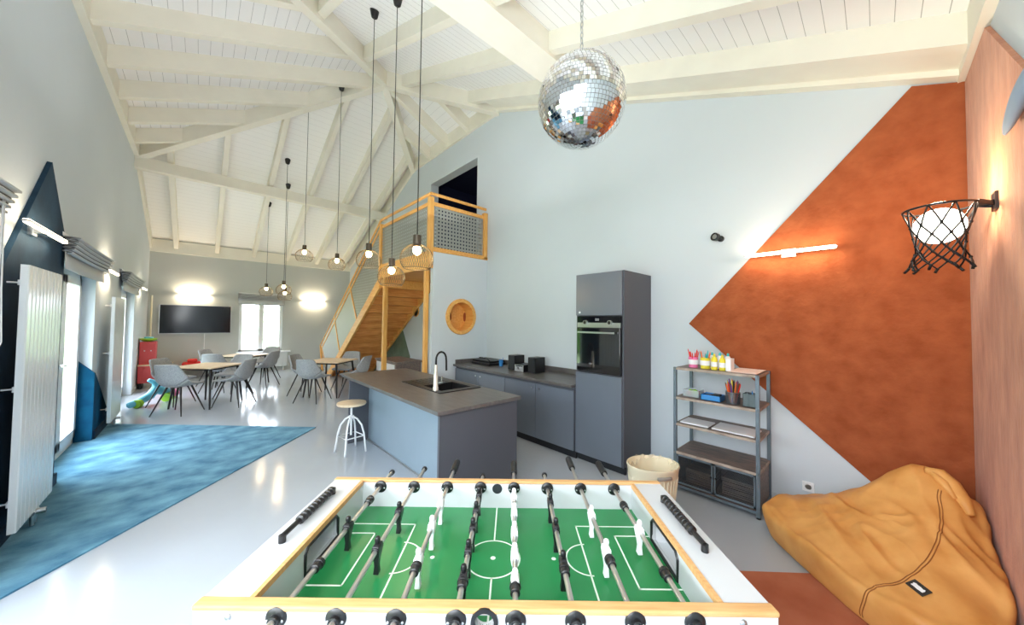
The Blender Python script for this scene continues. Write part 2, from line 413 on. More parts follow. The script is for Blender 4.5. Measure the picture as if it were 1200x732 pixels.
# ---------------------------------------------------------------- coloured panels and carpets
o = MB().prism([(YN,0),(-.37,0),(1.364,1.586),(-.204,3.375),(YN,3.28)], 'x', XK-.02, XK-.001).build('wall_panel', M['orange'])
tag(o, 'rust orange pointed velour panel covering the corner of the kitchen wall', 'wall panel')
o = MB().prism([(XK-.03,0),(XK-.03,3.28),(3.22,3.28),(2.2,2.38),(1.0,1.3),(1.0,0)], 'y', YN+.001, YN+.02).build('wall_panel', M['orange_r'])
tag(o, 'rust velour panel with brighter light painted into its colour on the wall behind the basketball hoop lamp', 'wall panel')
o = MB().prism([(3.32,0),(5.27,0),(5.27,2.34),(4.8,2.906),(3.32,1.20)], 'x', XL+.001, XL+.03).build('wall_panel', M['blue_dark'])
tag(o, 'dark navy pointed wall panel behind the tall white radiator', 'wall panel')
o = MB().prism([(6.85,0),(7.95,0),(7.85,.14),(6.85,.86)], 'x', XL+.001, XL+.03)
o.prism([(XL-.12,0),(XL+.03,0),(XL+.03,.86),(XL-.12,1.03)], 'y', 6.80, 6.839)
o = o.build('wall_panel', M['blue_mid']); tag(o, 'low blue velour panel wrapped round the corner beyond the first garden door', 'wall panel')
o = MB().prism([(XL,3.08),(1.285,5.584),(XL,7.76),(XL,6.84),(XL-.12,6.84),(XL-.12,5.27),(XL,5.27)], 'z', .001, .012).build('carpet', M['blue'])
tag(o, 'blue triangular carpet laid on the pale floor by the garden doors', 'carpet')
o = MB().prism([(XK,YN),(XK,-.62+.0) if 0 else (3.66,YN),(2.25,.93),(.95,-.37),(.95,YN)], 'z', .001, .01).build('carpet', M['orange_floor'])
tag(o, 'rust orange carpet under the tan bean bag', 'carpet')
o = MB().prism([(7.9,.68),(8.4,1.42),(10.4,.1),(10.4,.05),(8.2,.05)], 'x', XK-.012, XK-.001).build('wall_panel', M['mural'])
tag(o, 'grey green triangular panel on the wall below the stairs', 'wall panel')

# ---------------------------------------------------------------- left wall: radiators, blinds, lamps
def tall_radiator(name, label, y0, y1, z0, z1, X):
    t = thing(name, label, 'radiator', ((X), (y0+y1)/2, z0), 0, 'tall flat radiators on the garden wall')
    mb = MB(); n = int((y1-y0)/.075); w = (y1-y0)/n
    prof = []
    for i in range(n):
        a = y0+i*w; prof += [(a+.002, X), (a+w*.12, X+.006), (a+w*.88, X+.006), (a+w-.002, X)]
    pts = [(p[1], p[0]) for p in prof]; pts = [(X-.03, y0)]+pts+[(X-.03, y1)]
    vs = []
    for z in (z0, z1): vs += [(x, y, z) for x, y in pts]
    m = len(pts); mb.add(vs, [tuple(range(m)), tuple(range(2*m-1, m-1, -1))]+[(i, (i+1) % m, m+(i+1) % m, m+i) for i in range(m)])
    mb.build('panel', M['rad'], t)
    for z in (z0+.18, z0+.95, z1-.12):
        MB().cyl((XL+.032, y0+.075, z), (X-.05, y0+.075, z), .006).box(X-.05, y0+.05, z-.018, X-.03, y0+.10, z+.018).build('bracket', M['pvc'], t)
        MB().cyl((XL+.032, y1-.075, z), (X-.05, y1-.075, z), .006).box(X-.05, y1-.10, z-.018, X-.03, y1-.05, z+.018).build('bracket', M['pvc'], t)
    yv = (y0+y1)/2
    v = MB().cyl((X-.01,yv,z0),(X-.01,yv,.02),.012).cyl((X-.01,yv+.05,z0),(X-.01,yv+.05,.02),.012).cyl((X-.01,yv-.02,z0-.02),(X-.01,yv+.08,z0-.02),.018)
    v.cyl((X-.01,yv+.02,z0-.02),(X+.05,yv+.02,z0-.02),.02)
    v.build('valve', M['steel'], t, smooth=40)
tall_radiator('radiator', 'tall flat white radiator mounted over the navy wall panel', 3.92, 4.68, .13, 1.93, XL+.13)
tall_radiator('radiator', 'narrow tall radiator between the two garden doors beyond the blue panel', 7.15, 7.95, .13, 1.86, XL+.13)

def roman_blind(name, label, ax, a, b, zt, X, s=1):
    """folded cloth blind; ax 'y' runs along the left wall, 'x' along the far wall"""
    t = thing(name, label, 'blind', ((X, (a+b)/2, zt-.3) if ax == 'y' else ((a+b)/2, X, zt-.3)), 0, 'roman blinds drawn up over the openings')
    def put(prof, nm, m, e0=a, e1=b, solid=.004):
        vs = []; n = 10
        for i in range(n+1):
            u = e0+(e1-e0)*i/n; sag = -.012*math.sin(PI*i/n)
            for d, z in prof:
                vs.append((X+s*d, u, z+sag) if ax == 'y' else (u, X-d, z+sag))
        m_ = len(prof); fs = [(i*m_+j, (i+1)*m_+j, (i+1)*m_+j+1, i*m_+j+1) for i in range(n) for j in range(m_-1)]
        return MB().add(vs, fs).build(nm, m, t, smooth=180, solid=solid)
    put([(.0,zt),(.03,zt),(.03,zt-.03),(.0,zt-.03)], 'head_rail', M['pvc'])
    prof = []
    for k in range(5):
        zc = zt-.04-k*.035; o2 = .14-.012*k
        prof += [(.03,zc),(o2*.6,zc+.006),(o2,zc-.004),(o2,zc-.016),(o2*.6,zc-.02)]
    put(prof, 'cloth_folds', M['blind'])
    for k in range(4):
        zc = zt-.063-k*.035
        put([(.03,zc),(.115-.01*k,zc-.001)], 'fold_shadow_cloth', M['blind_dark'], solid=.006)  # dark sheets standing in for shade between the folds
    put([(.05,zt-.18),(.055,zt-.34),(.05,zt-.345)], 'hem_band', M['blind'])
    return t
roman_blind('roman_blind', 'folded grey roman blind above the first garden door, beside the navy panel', 'y', 5.18, 6.95, 2.38, XL)
roman_blind('roman_blind', 'small folded roman blind above the far garden door', 'y', 8.45, 10.4, 2.38, XL)
t = roman_blind('roman_blind', 'folded roman blind at the left edge, in front of the navy panel top', 'y', 1.65, 3.70, 2.42, XL)
MB().tube([(XL+.1,3.62,2.3),(XL+.1,3.64,1.75),(XL+.105,3.66,1.42),(XL+.1,3.62,1.36),(XL+.1,3.59,1.42),(XL+.1,3.60,2.3)], .004, 6).build('pull_cord', M['pvc'], t, smooth=180)
roman_blind('roman_blind', 'flat grey blind rolled up over the far wall window', 'x', .80, 1.95, 2.36, YF)

def bar_lamp(label, c, length, ax, nrm, lum=1.0):
    """slim wall lamp: bracket on the wall, bright bar in front of it"""
    c = Vector(c); n = Vector(nrm); d = Vector((0,1,0)) if ax == 'y' else Vector((1,0,0))
    t = thing('wall_lamp', label, 'wall lamp', c, 0, 'slim bar lamps on the walls')
    MB().bar(c-d*length/2+n*.085, c+d*length/2+n*.085, .03, .028).build('light_bar', M['glow'], t, bevel=.004)
    MB().bar(c-d*(length/2+.008)+n*.085, c+d*(length/2+.008)+n*.085, .036, .012).build('bar_frame', M['steel'], t)
    MB().bar(c-d*.05+n*.012, c+d*.05+n*.012, .024, .07).build('wall_plate', M['steel'], t)
    MB().bar(c-d*.02+n*.05, c+d*.02+n*.05, .07, .03).build('arm', M['steel'], t)
    for sgn in (1, -1):
        L_ = bpy.data.lights.new('lamp_light', 'AREA'); L_.shape = 'RECTANGLE'; L_.size = length; L_.size_y = .03; L_.energy = 2.0*lum; L_.color = (1,.8,.55)
        lo = bpy.data.objects.new('lamp_light', L_); C.objects.link(lo)
        lo.location = c+n*.085+Vector((0,0,.03*sgn))
        # length along d, shining up / down and towards the wall
        z = (Vector((0,0,-sgn))+n*.35).normalized(); x = d; y = z.cross(x).normalized(); x = y.cross(z)
        lo.rotation_euler = Matrix((x, y, z)).transposed().to_euler()
bar_lamp('slim lit bar lamp on the rust orange panel above the shelf unit', (XK-.02,.52,2.225), .62, 'y', (-1,0,0), .7)
bar_lamp('slim lit bar lamp across the tip of the navy panel', (XL+.03,4.36,2.23), .9, 'y', (1,0,0), 1.0)
bar_lamp('slim lit bar lamp between the two garden door blinds', (XL,7.35,2.21), .62, 'y', (1,0,0), 2)
bar_lamp('slim lit bar lamp on the left wall near the far corner', (XL,10.95,2.21), .62, 'y', (1,0,0), 1.0)
bar_lamp('slim lit bar lamp on the far wall above the television', (-.13,YF,2.23), .62, 'x', (0,-1,0), 3.5)
bar_lamp('slim lit bar lamp on the far wall between window and stairs', (2.75,YF,2.20), .62, 'x', (0,-1,0), 3.5)

struct(MB().box(XL+.03,3.35,.012,XL+.05,5.27,.11).box(XL+.03,6.85,.012,XL+.05,7.7,.11).build('baseboard_carpet', M['blue_dark']))
# pipes and small wall items
t = tag(MB().cyl((XL+.08,12.55,0),(XL+.08,12.55,2.15),.02).build('heating_pipe', M['cream']), 'thin beige pipe standing in the far left corner', 'pipe')
t = thing('television', 'large black flat television hanging on the far wall', 'television', (-.08,YF-.05,1.54))
MB().box(-.79,YF-.06,1.16,.66,YF-.01,1.93).build('casing', M['steel'], t, bevel=.004)
MB().box(-.775,YF-.066,1.175,.645,YF-.06,1.92).build('screen', M['screen'], t)
tag(MB().tube([(.1,YF-.012,1.16),(.1,YF-.012,.09)], .014, 6).build('cable_duct', M['pvc']), 'white cable duct running down the wall below the television', 'cable duct')
t = thing('panel_radiator', 'low white radiator beneath the far window', 'radiator', (1.4,YF-.1,.1))
MB().box(.86,YF-.12,.12,2.05,YF-.04,.56).build('body', M['rad'], t, bevel=.01)
g = MB()
for i in range(22): g.box(.89+i*.052,YF-.128,.15,.915+i*.052,YF-.12,.53)
g.build('ribs', M['rad'], t)
MB().box(.80,YF-.17,.56,2.12,YF-.01,.59).build('shelf_top', M['pvc'], t, bevel=.004)
MB().cyl((.95,YF-.08,0),(.95,YF-.08,.12),.015).cyl((1.95,YF-.08,0),(1.95,YF-.08,.12),.015).build('feet', M['pvc'], t)

def socket(label, c, nrm):
    c = Vector(c); n = Vector(nrm); d = Vector((0,1,0)) if abs(n.x) > .5 else Vector((1,0,0))
    t = thing('wall_socket', label, 'socket', c)
    MB().bar(c-d*.04+n*.006, c+d*.04+n*.006, .012, .08).build('plate', M['pvc'], t, bevel=.003)
    Mx = n.to_track_quat('Z', 'Y').to_matrix()
    MB().lathe([(.0001,.0135),(.02,.0135),(.022,.012)], 20, c, Mx).build('outlet', M['steel'], t)
socket('white wall socket between shelf unit and bean bag', (XK,.41,.2), (-1,0,0))
socket('white wall socket on the rust wall beside the bean bag', (3.29,YN+.02,.15), (0,1,0))
tag(MB().box(2.98,YN+.02,.0,3.1,YN+.05,.07).build('floor_box', M['pvc'], bevel=.004), 'small white cover low on the rust wall at the bean bag', 'cover')
t = thing('spot_lamp', 'small round black spot lamp on the bare wall above the shelf unit', 'spot lamp', (XK,1.09,2.455))
Mx = Vector((-1,.35,.1)).normalized().to_track_quat('Z','Y').to_matrix()
MB().lathe([(.03,0),(.03,.02),(.012,.03),(.012,.05)], 20, (XK,1.06,2.45), Vector((-1,0,0)).to_track_quat('Z','Y').to_matrix()).build('mount', M['blackp'], t, smooth=40)
MB().lathe([(.02,.0),(.038,.01),(.04,.05),(.033,.055),(.03,.045)], 24, (XK-.045,1.08,2.46), Mx).build('head', M['blackp'], t, smooth=40)
MB().lathe([(.0001,.047),(.024,.047),(.024,.045)], 20, (XK-.045,1.08,2.46), Mx).build('lens', M['steel'], t)

# folded cloth item at the right edge
t = MB()
n = 14; vs = []
for i in range(n+1):
    u = i/n
    for k in range(10):
        a = 2*PI*k/10; r = .055*math.sin(PI*min(1, u*1.25+.05))**.6+.002
        vs.append((2.66-.6*u, YN+.05+r*.4*math.cos(a), 2.47+.14*u+r*.8*math.sin(a)))
fs = [(i*10+k, i*10+(k+1) % 10, (i+1)*10+(k+1) % 10, (i+1)*10+k) for i in range(n) for k in range(10)]
tag(MB().add(vs, fs).build('padded_cloth', M['petal'], smooth=180), 'grey blue padded cloth fin at the right edge above the hoop lamp', 'cloth')

# ---------------------------------------------------------------- basketball hoop lamp
hc = Vector((3.05,-.25,2.25)); R = .135
t = thing('hoop_lamp', 'black basketball hoop lamp with net holding a glowing globe', 'lamp', (hc.x,YN,hc.z))
MB().tube([(hc.x+R*math.cos(2*PI*k/40), hc.y+R*math.sin(2*PI*k/40), hc.z) for k in range(40)], .006, 8, True).build('rim', M['black'], t, smooth=180)
b = MB().box(hc.x-.045,YN+.02,hc.z-.05,hc.x+.045,YN+.032,hc.z+.04)
b.bar((hc.x-.03,YN+.03,hc.z-.02),(hc.x-.05,hc.y-R+.01,hc.z),.012,.02).bar((hc.x+.03,YN+.03,hc.z-.02),(hc.x+.05,hc.y-R+.01,hc.z),.012,.02).box(hc.x-.03,YN+.03,hc.z-.012,hc.x+.03,hc.y-R+.005,hc.z+.0)
b.build('bracket', M['black'], t)
net = MB(); n = 9
def nr(z): # net radius under the rim
    u = z/.33; return R*(1-.36*math.sin(PI/2*min(1, u*1.25))+.22*max(0, u-.72)/.28)
levels = [0, .10, .155, .205, .25, .29, .33]
for i in range(len(levels)-1):
    for k in range(n):
        for sgn in (1, -1):
            a0 = 2*PI*(k+(.5 if i % 2 else 0))/n; a1 = a0+sgn*PI/n
            pts = []
            for q in range(5):
                u = q/4; a = a0+(a1-a0)*u; z = levels[i]+(levels[i+1]-levels[i])*u; r = nr(z)
                pts.append((hc.x+r*math.cos(a), hc.y+r*math.sin(a), hc.z-z))
            net.tube(pts, .0042, 5)
rr = random.Random(5)
for k in range(n):
    for i in range(1, len(levels)):
        a = 2*PI*(k+(.5 if i % 2 else 0))/n; r = nr(levels[i]); net.ball((hc.x+r*math.cos(a), hc.y+r*math.sin(a), hc.z-levels[i]), .0085, 6, 4)
    a = 2*PI*k/n; r = nr(.33); p = Vector((hc.x+r*math.cos(a), hc.y+r*math.sin(a), hc.z-.33))
    net.tube([p, p+Vector((rr.uniform(-.02,.02), rr.uniform(-.02,.02), -.022))], .007, 5)
net.build('net', M['black'], t, smooth=180)
MB().ball((hc.x,hc.y,hc.z-.1), .098, 32, 20).build('globe', M['globe'], t, smooth=180)
pl = bpy.data.lights.new('hoop_light', 'POINT'); pl.energy = 14; pl.shadow_soft_size = .1; pl.color = (1,.85,.62)
po = bpy.data.objects.new('hoop_light', pl); C.objects.link(po); po.location = (hc.x, hc.y, hc.z-.1)
pl.use_shadow = True
po.location = (hc.x-.0, hc.y+.0, hc.z+.07); pl.shadow_soft_size = .03

# ---------------------------------------------------------------- disco ball
bc = Vector((1.59,1.147,2.86)); R = .25
t = thing('disco_ball', 'large mirrored disco ball hanging on a chain above the table', 'disco ball', bc)
MB().ball(bc, R-.004, 40, 24).build('core', M['ballcore'], t, smooth=180)
mb = MB(); rows = 38; rr = random.Random(2)
for i in range(rows):
    th = PI*(i+.5)/rows; n = max(5, int(round(2*rows*math.sin(th)))); dth = PI/rows
    for k in range(n):
        ph = 2*PI*(k+.5)/n; e = Vector((math.sin(th)*math.cos(ph), math.sin(th)*math.sin(ph), math.cos(th)))
        if rr.random() < .006: continue
        e2 = (e+Vector((rr.gauss(0,.02), rr.gauss(0,.02), rr.gauss(0,.02)))).normalized()
        u = Vector((0,0,1)).cross(e2).normalized(); v = e2.cross(u)
        hw = R*math.sin(th)*PI/n*.9; hh = R*dth/2*.9; c0 = bc+e*R
        mb.add([c0-u*hw-v*hh, c0+u*hw-v*hh, c0+u*hw+v*hh, c0-u*hw+v*hh], [(0,1,2,3)])
me = mb.build('mirror_tiles', M['mirror'], t)
ch = MB(); z = bc.z+R; k = 0
topz = zA(bc.y)+OFF
MB().cyl((bc.x,bc.y,bc.z+R-.01),(bc.x,bc.y,bc.z+R+.02),.03).build('collar', M['steel'], t, smooth=40)
while z < topz:
    pts = []
    for q in range(10):
        a = 2*PI*q/10; x = .009*math.cos(a); zz = .02*math.sin(a)
        pts.append((bc.x+(x if k % 2 else 0), bc.y+(0 if k % 2 else x), z+.02+zz))
    ch.tube(pts, .0028, 5, True); z += .032; k += 1
ch.build('chain', M['steel'], t, smooth=180)

# ---------------------------------------------------------------- pendant lamps
def pendant(label, x, y, zl, plane, r=.148, off=OFF):
    zt = {'A': zA(y), 'C': zC(y)}[plane]+off
    t = thing('pendant_lamp', label, 'pendant lamp', (x,y,zt), 0, 'round wire cage pendant lamps')
    MB().lathe([(.02,-.1),(.038,-.085),(.055,0),(.055,.04)], 20, (x,y,zt)).build('ceiling_cup', M['blackp'], t, smooth=50)
    zt2 = zl+r
    MB().tube([(x,y,zt-.09),(x,y,zt2+.06)], .0045, 6).build('cable', M['blackp'], t, smooth=180)
    MB().lathe([(.008,.1),(.034,.095),(.036,.0),(.03,-.005)], 20, (x,y,zt2-.03)).build('lamp_holder', M['holder'], t, smooth=50)
    cg = MB(); n = 42; th0, th1 = .22, 2.25
    for k in range(n):
        a = 2*PI*k/n
        cg.tube([(x+r*math.sin(th)*math.cos(a+.25*(th-th0)), y+r*math.sin(th)*math.sin(a+.25*(th-th0)), zl+r*.93*math.cos(th)) for th in [th0+(th1-th0)*q/10 for q in range(11)]], .0016, 4)
    for th in (th0, th1):
        cg.tube([(x+r*math.sin(th)*math.cos(2*PI*k/32), y+r*math.sin(th)*math.sin(2*PI*k/32), zl+r*.93*math.cos(th)) for k in range(32)], .0024, 4, True)
    cg.build('wire_cage', M['wire'], t, smooth=180)
    MB().ball((x,y,zl+r*.55), .036, 14, 8, 1.15).build('bulb', M['bulb'], t, smooth=180)
    pl_ = bpy.data.lights.new('bulb_light', 'POINT'); pl_.energy = 5; pl_.shadow_soft_size = .03; pl_.color = (1,.8,.5)
    po_ = bpy.data.objects.new('bulb_light', pl_); C.objects.link(po_); po_.location = (x,y,zl-.02)
pendant('pendant lamp with the biggest cage, in front of the loft railing', 1.34, 2.65, 2.105, 'A', .138)
pendant('pendant lamp hanging lowest, in front of the wooden post below the loft', 1.52, 3.59, 2.05, 'A', .142)
pendant('pendant lamp in front of the sloping stair handrail', 1.49, 4.20, 2.31, 'A', .142)
pendant('single pendant lamp against the white far ceiling, just left of the stair handrail', 1.80, 6.66, 2.58, 'C', .142, .04)
pendant('pendant lamp hanging highest, midway between window and stairs', 1.42, 7.37, 2.78, 'C')
pendant('pendant lamp overlapping a lower lamp over the far window', 1.35, 8.97, 2.225, 'C')
pendant('pendant lamp partly covered, the lower of the overlapping pair', 1.49, 9.72, 2.13, 'C')
pendant('small pendant lamp alone in front of the far window blind', 1.21, 10.5, 2.265, 'C')

# ---------------------------------------------------------------- loft, stairs
outer = [(2.75,0),(XK,0),(XK,2.71),(2.75,2.71)]
struct(MB().holed(outer, [circ(3.31,1.66,.265,48)], 'y', 4.87, 4.95).build('wall_partition', M['wall']))
t = thing('porthole', 'round pine porthole in the partition beside the kitchen', 'porthole', (3.31,4.87,1.66))
ring = MB(); n = 48
prof = [(.31,-.012),(.31,.01),(.262,.01),(.262,.22),(.245,.22),(.245,-.025),(.30,-.025)]
vs = []
for k in range(n):
    a = 2*PI*k/n
    for r, d in prof: vs.append((3.31+r*math.cos(a), 4.87+d, 1.66+r*math.sin(a)))
m = len(prof); ring.add(vs, [(k*m+j, k*m+(j+1) % m, ((k+1) % n)*m+(j+1) % m, ((k+1) % n)*m+j) for k in range(n) for j in range(m)])
ring.build('ring', M['pine'], t, smooth=40)
MB().prism(circ(3.31,1.66,.3,40), 'y', 5.09, 5.11).build('back_board', M['pine'], t)
for x, ry in ((3.22,.07),(3.53,.08)):
    MB().prism(circ(x,1.66,.028,24,ry), 'y', 5.08, 5.089).build('oval_inlay', M['redtoy'] if 0 else M['orange'], t)

t = thing('loft_platform', 'pine framed landing at the top of the stairs', 'platform', (3.3,5.9,2.4))
MB().box(2.70,4.96,2.66,XK-.002,6.93,2.71).build('deck', M['pine_y'], t)
MB().box(2.68,4.87,2.44,2.73,6.93,2.72).build('edge_beam', M['pine'], t, bevel=.004)
MB().box(2.73,6.88,2.26,XK-.002,6.93,2.66).build('edge_beam', M['pine'], t, bevel=.004)
MB().box(2.75,4.86,2.712,XK,4.96,2.76).build('edge_beam', M['pine'], t, bevel=.004)
MB().box(2.73,4.96,2.44,XK-.0,6.88,2.46).build('soffit', M['pine_y'], t)
o = MB().box(2.665,6.62,0,2.745,6.70,2.44).build('post', M['pine_p'], bevel=.005); o.name = 'support_post'; tag(o, 'square pine post carrying the landing, behind the kitchen island', 'post')
o = MB().box(2.675,4.97,0,2.74,5.04,2.44).build('support_post', M['pine_p'], bevel=.005); tag(o, 'square pine post at the edge of the porthole partition', 'post')

t = thing('railing', 'pine loft railing with perforated grey sheets', 'railing', (2.706,4.9,2.7))
for nm, x, y, z0, z1 in (('post',2.706,4.90,2.44,3.6),('post',2.706,6.91,2.42,3.56),('post',3.82,4.90,2.72,3.58)):
    MB().box(x-.04,y-.04,z0,x+.04,y+.04,z1).build(nm, M['pine_p'], t, bevel=.004)
MB().cyl((2.706,4.9,3.66),(2.706,6.95,3.66),.025).build('handrail', M['pine'], t, smooth=40)
MB().cyl((2.706,4.9,3.66),(3.84,4.9,3.66),.025).build('handrail', M['pine'], t, smooth=40)
for z in (3.5,): 
    MB().box(2.69,4.94,z-.03,2.722,6.87,z+.03).build('rail', M['pine'], t, bevel=.003)
    MB().box(2.746,4.885,z-.03,3.78,4.915,z+.03).build('rail', M['pine'], t, bevel=.003)
MB().box(2.746,4.885,2.76,3.78,4.915,2.79).build('rail', M['pine'], t)
MB().box(2.704,4.94,2.72,2.708,6.87,3.47).build('perforated_sheet', M['perf_y'], t)
MB().box(2.746,4.898,2.79,3.78,4.902,3.47).build('perforated_sheet', M['perf_x'], t)

t = thing('staircase', 'pine staircase seen from below, rising to the loft', 'staircase', (3.3,10.6,0))
ns = 14; ya, yb = 6.93, 10.7; za = 2.47
def zs(y): return za-.66*(y-6.95)
for x0, x1 in ((2.68,2.73),(3.81,XK-.015)):
    MB().prism([(ya,zs(ya)),(10.69,0.0),(10.33,0.0),(ya,zs(ya)-.24)], 'x', x0, x1).build('stringer', M['pine'], t, bevel=.004)
for i in range(ns):
    y = ya+(yb-ya)*i/ns; z = 2.5*(1-(i+1)/(ns+1)) ; yn = ya+(yb-ya)*(i+1)/ns
    zt_ = zs(yn)+.02
    MB().box(2.73,y-.02,zt_-.04,3.81,yn,zt_).build('tread', M['pine_y'], t)
    MB().box(2.73,yn-.022,zt_-.182,3.81,yn,zt_-.04).build('riser', M['pine_y'], t)
hr = lambda y: 3.66-.635*(y-6.95)
MB().tube([(2.706,6.95,3.66),(2.706,11.45,hr(11.45))], .025, 10).build('handrail', M['pine'], t, smooth=50)
MB().bar((2.706,6.95,3.50),(2.706,11.3,hr(11.3)-.16),.03,.05).build('rail', M['pine'], t)
MB().bar((2.706,11.45,hr(11.45)),(2.706,11.2,.05),.05,.05).build('newel', M['pine_p'], t)
MB().bar((2.706,11.3,hr(11.3)-.14),(2.706,10.62,.06),.03,.04).build('rail', M['pine'], t)
for (ya_, yb_) in ((8.86,8.28),(10.09,9.53)):
    MB().bar((2.706,ya_,hr(ya_)),(2.706,yb_,zs(yb_)-.02),.04,.045).build('baluster', M['pine_p'], t)
for a, b in (((6.95,8.86),(6.95,8.28)),((8.86,10.09),(8.28,9.53)),((10.09,11.4),(9.53,10.6))):
    vs = [(a[0],hr(a[0])-.02),(a[1],hr(a[1])-.02),(b[1],zs(b[1])),(b[0],zs(b[0]))]
    MB().prism(vs, 'x', 2.704, 2.708).build('infill_sheet', M['stair_infill'] if a[0] > 8 else M['perf_y'], t)

t = thing('wall_mirror', 'small round mirror on the wall under the stairs', 'mirror', (XK,7.62,1.83))
Mx = Vector((-1,0,0)).to_track_quat('Z','Y').to_matrix()
MB().lathe([(.15,0),(.15,.02),(.135,.024),(.135,0)], 32, (XK,7.62,1.83), Mx).build('frame', M['pine'], t, smooth=40)
MB().lathe([(.0001,.012),(.136,.012)], 32, (XK,7.62,1.83), Mx).build('glass', M['pvc'], t)
t = thing('sideboard', 'low brown chest with pale drawers standing below the stairs', 'sideboard', (3.05,6.95,0))
MB().box(2.86,6.45,.0,3.40,7.45,.72).build('carcass', M['oak_dark'], t, bevel=.004)
MB().box(2.84,6.43,.72,3.42,7.47,.76).build('top', M['oak_dark'], t, bevel=.003)
for k in range(3):
    d = MB().box(2.845,6.5,.06+k*.22,2.86,7.4,.26+k*.22).build('drawer', M['pvc'], t, bevel=.003)
    MB().box(2.83,6.85,.15+k*.22,2.845,7.05,.17+k*.22).build('handle', M['steel'], d)

# ---------------------------------------------------------------- kitchen
# island
t = thing('island_cabinet', 'dark kitchen island base with pale blue long side', 'cabinet', (1.85,3.5,0))
MB().box(1.43,2.385,0,2.29,2.41,.825).build('end_panel', M['anth_side'], t)
MB().box(1.43,4.6,0,2.29,4.625,.825).build('end_panel', M['anth_side'], t)
MB().box(1.68,2.41,.0,1.70,4.6,.825).build('back_panel', M['anth_pale'], t)
c_ = MB().box(1.70,2.41,.1,2.26,3.02,.825).box(1.70,3.02,.1,2.26,3.42,.70).box(1.70,3.42,.1,2.26,4.6,.825)
c_.build('carcass', M['anth_side'], t)
MB().box(1.672,2.41,0,1.68,4.6,.02).build('floor_strip', M['steel'], t)
for k in range(4):
    y = 2.42+k*.546
    d = MB().box(2.26,y,.1,2.28,y+.54,.82).build('door', M['anth'], t, bevel=.002)
hole = [(1.80,3.0),(2.24,3.0),(2.24,3.42),(1.80,3.42)]
o = MB().holed([(1.40,2.36),(2.32,2.36),(2.32,4.86),(1.40,4.86)], [hole], 'z', .826, .86).build('island_worktop', M['slate'], bevel=.003)
tag(o, 'dark slate worktop on the kitchen island', 'worktop')
t = thing('sink', 'black inset sink with drainer in the island worktop', 'sink', (2.0,3.3,.86))
MB().holed([(1.76,2.94),(2.27,2.94),(2.27,3.80),(1.76,3.80)], [[(1.83,3.03),(2.2,3.03),(2.2,3.4),(1.83,3.4)]], 'z', .8605, .868).build('rim', M['black'], t, bevel=.002)
s_ = MB().box(1.83,3.03,.71,2.2,3.4,.716).box(1.824,3.03,.71,1.83,3.4,.86).box(2.2,3.03,.71,2.206,3.4,.86).box(1.83,3.024,.71,2.2,3.03,.86).box(1.83,3.4,.71,2.2,3.406,.86)
s_.build('basin', M['blackp'], t)
g = MB()
for k in range(6): g.box(1.86+k*.06,3.46,.868,1.875+k*.06,3.76,.872)
g.build('drainer_ribs', M['blackp'], t)
MB().lathe([(.0001,.004),(.03,.004),(.035,0)], 20, (2.0,3.2,.716)).build('drain', M['steel'], t)
fx, fy = 1.80, 3.09
t = thing('faucet', 'tall pale kitchen tap with arched black spout beside the sink', 'faucet', (fx,fy,.868))
MB().lathe([(.028,0),(.028,.03),(.024,.035),(.022,.15),(.02,.16)], 20, (fx,fy,.868)).build('body', M['satin'], t, smooth=40)
MB().cyl((fx,fy,1.02),(fx,fy,1.13),.019,.016).build('riser', M['satin'], t, smooth=40)
pts = [(fx,fy,1.12),(fx,fy,1.18)]+[(fx+.06-.06*math.cos(a), fy, 1.18+.06*math.sin(a)*1.3) for a in [PI*k/10 for k in range(1,10)]]+[(fx+.122,fy,1.16),(fx+.125,fy,1.06)]
MB().tube(pts, .010, 10).build('spout', M['black'], t, smooth=180)
MB().cyl((fx+.02,fy+.01,.93),(fx+.09,fy+.02,.93),.014).cyl((fx+.08,fy+.02,.93),(fx+.085,fy+.02,1.0),.007).build('lever', M['chrome'], t, smooth=40)

# wall run: four base cabinets
ys = [4.86,4.223,3.591,2.994,2.39]
labs = ['dark base cabinet nearest the porthole partition', 'dark base cabinet under the black music tray, second from the porthole',
        'dark base cabinet under the small stereo', 'dark base cabinet right next to the tall oven cabinet']
for k in range(4):
    y1, y0 = ys[k], ys[k+1]
    t = thing('base_cabinet', labs[k], 'cabinet', (3.5,(y0+y1)/2,0), 0, 'dark base cabinets along the kitchen wall')
    MB().box(3.22,y0+.002,.1,XK-.005,y1-.002,.825).build('carcass', M['anth_side'], t)
    d = MB().box(3.2,y0+.003,.1,3.219,y1-.003,.79).build('door', M['anth'], t, bevel=.002)
    yl = y0+.06 if k in (0,2) else y1-.06
    MB().cyl((3.199,yl,.73),(3.192,yl,.73),.012,n=14).build('lock', M['steel'], d, smooth=40)
    MB().box(3.26,y0+.002,0,3.28,y1-.002,.1).build('plinth', M['dark'], t)
o = MB().box(3.155,2.395,.828,XK-.003,4.862,.86).box(XK-.03,2.395,.86,XK-.003,4.862,.93).box(3.2,4.84,.86,XK-.03,4.862,.93).build('wall_worktop', M['slate'], bevel=.002)
tag(o, 'dark slate worktop along the kitchen wall', 'worktop')
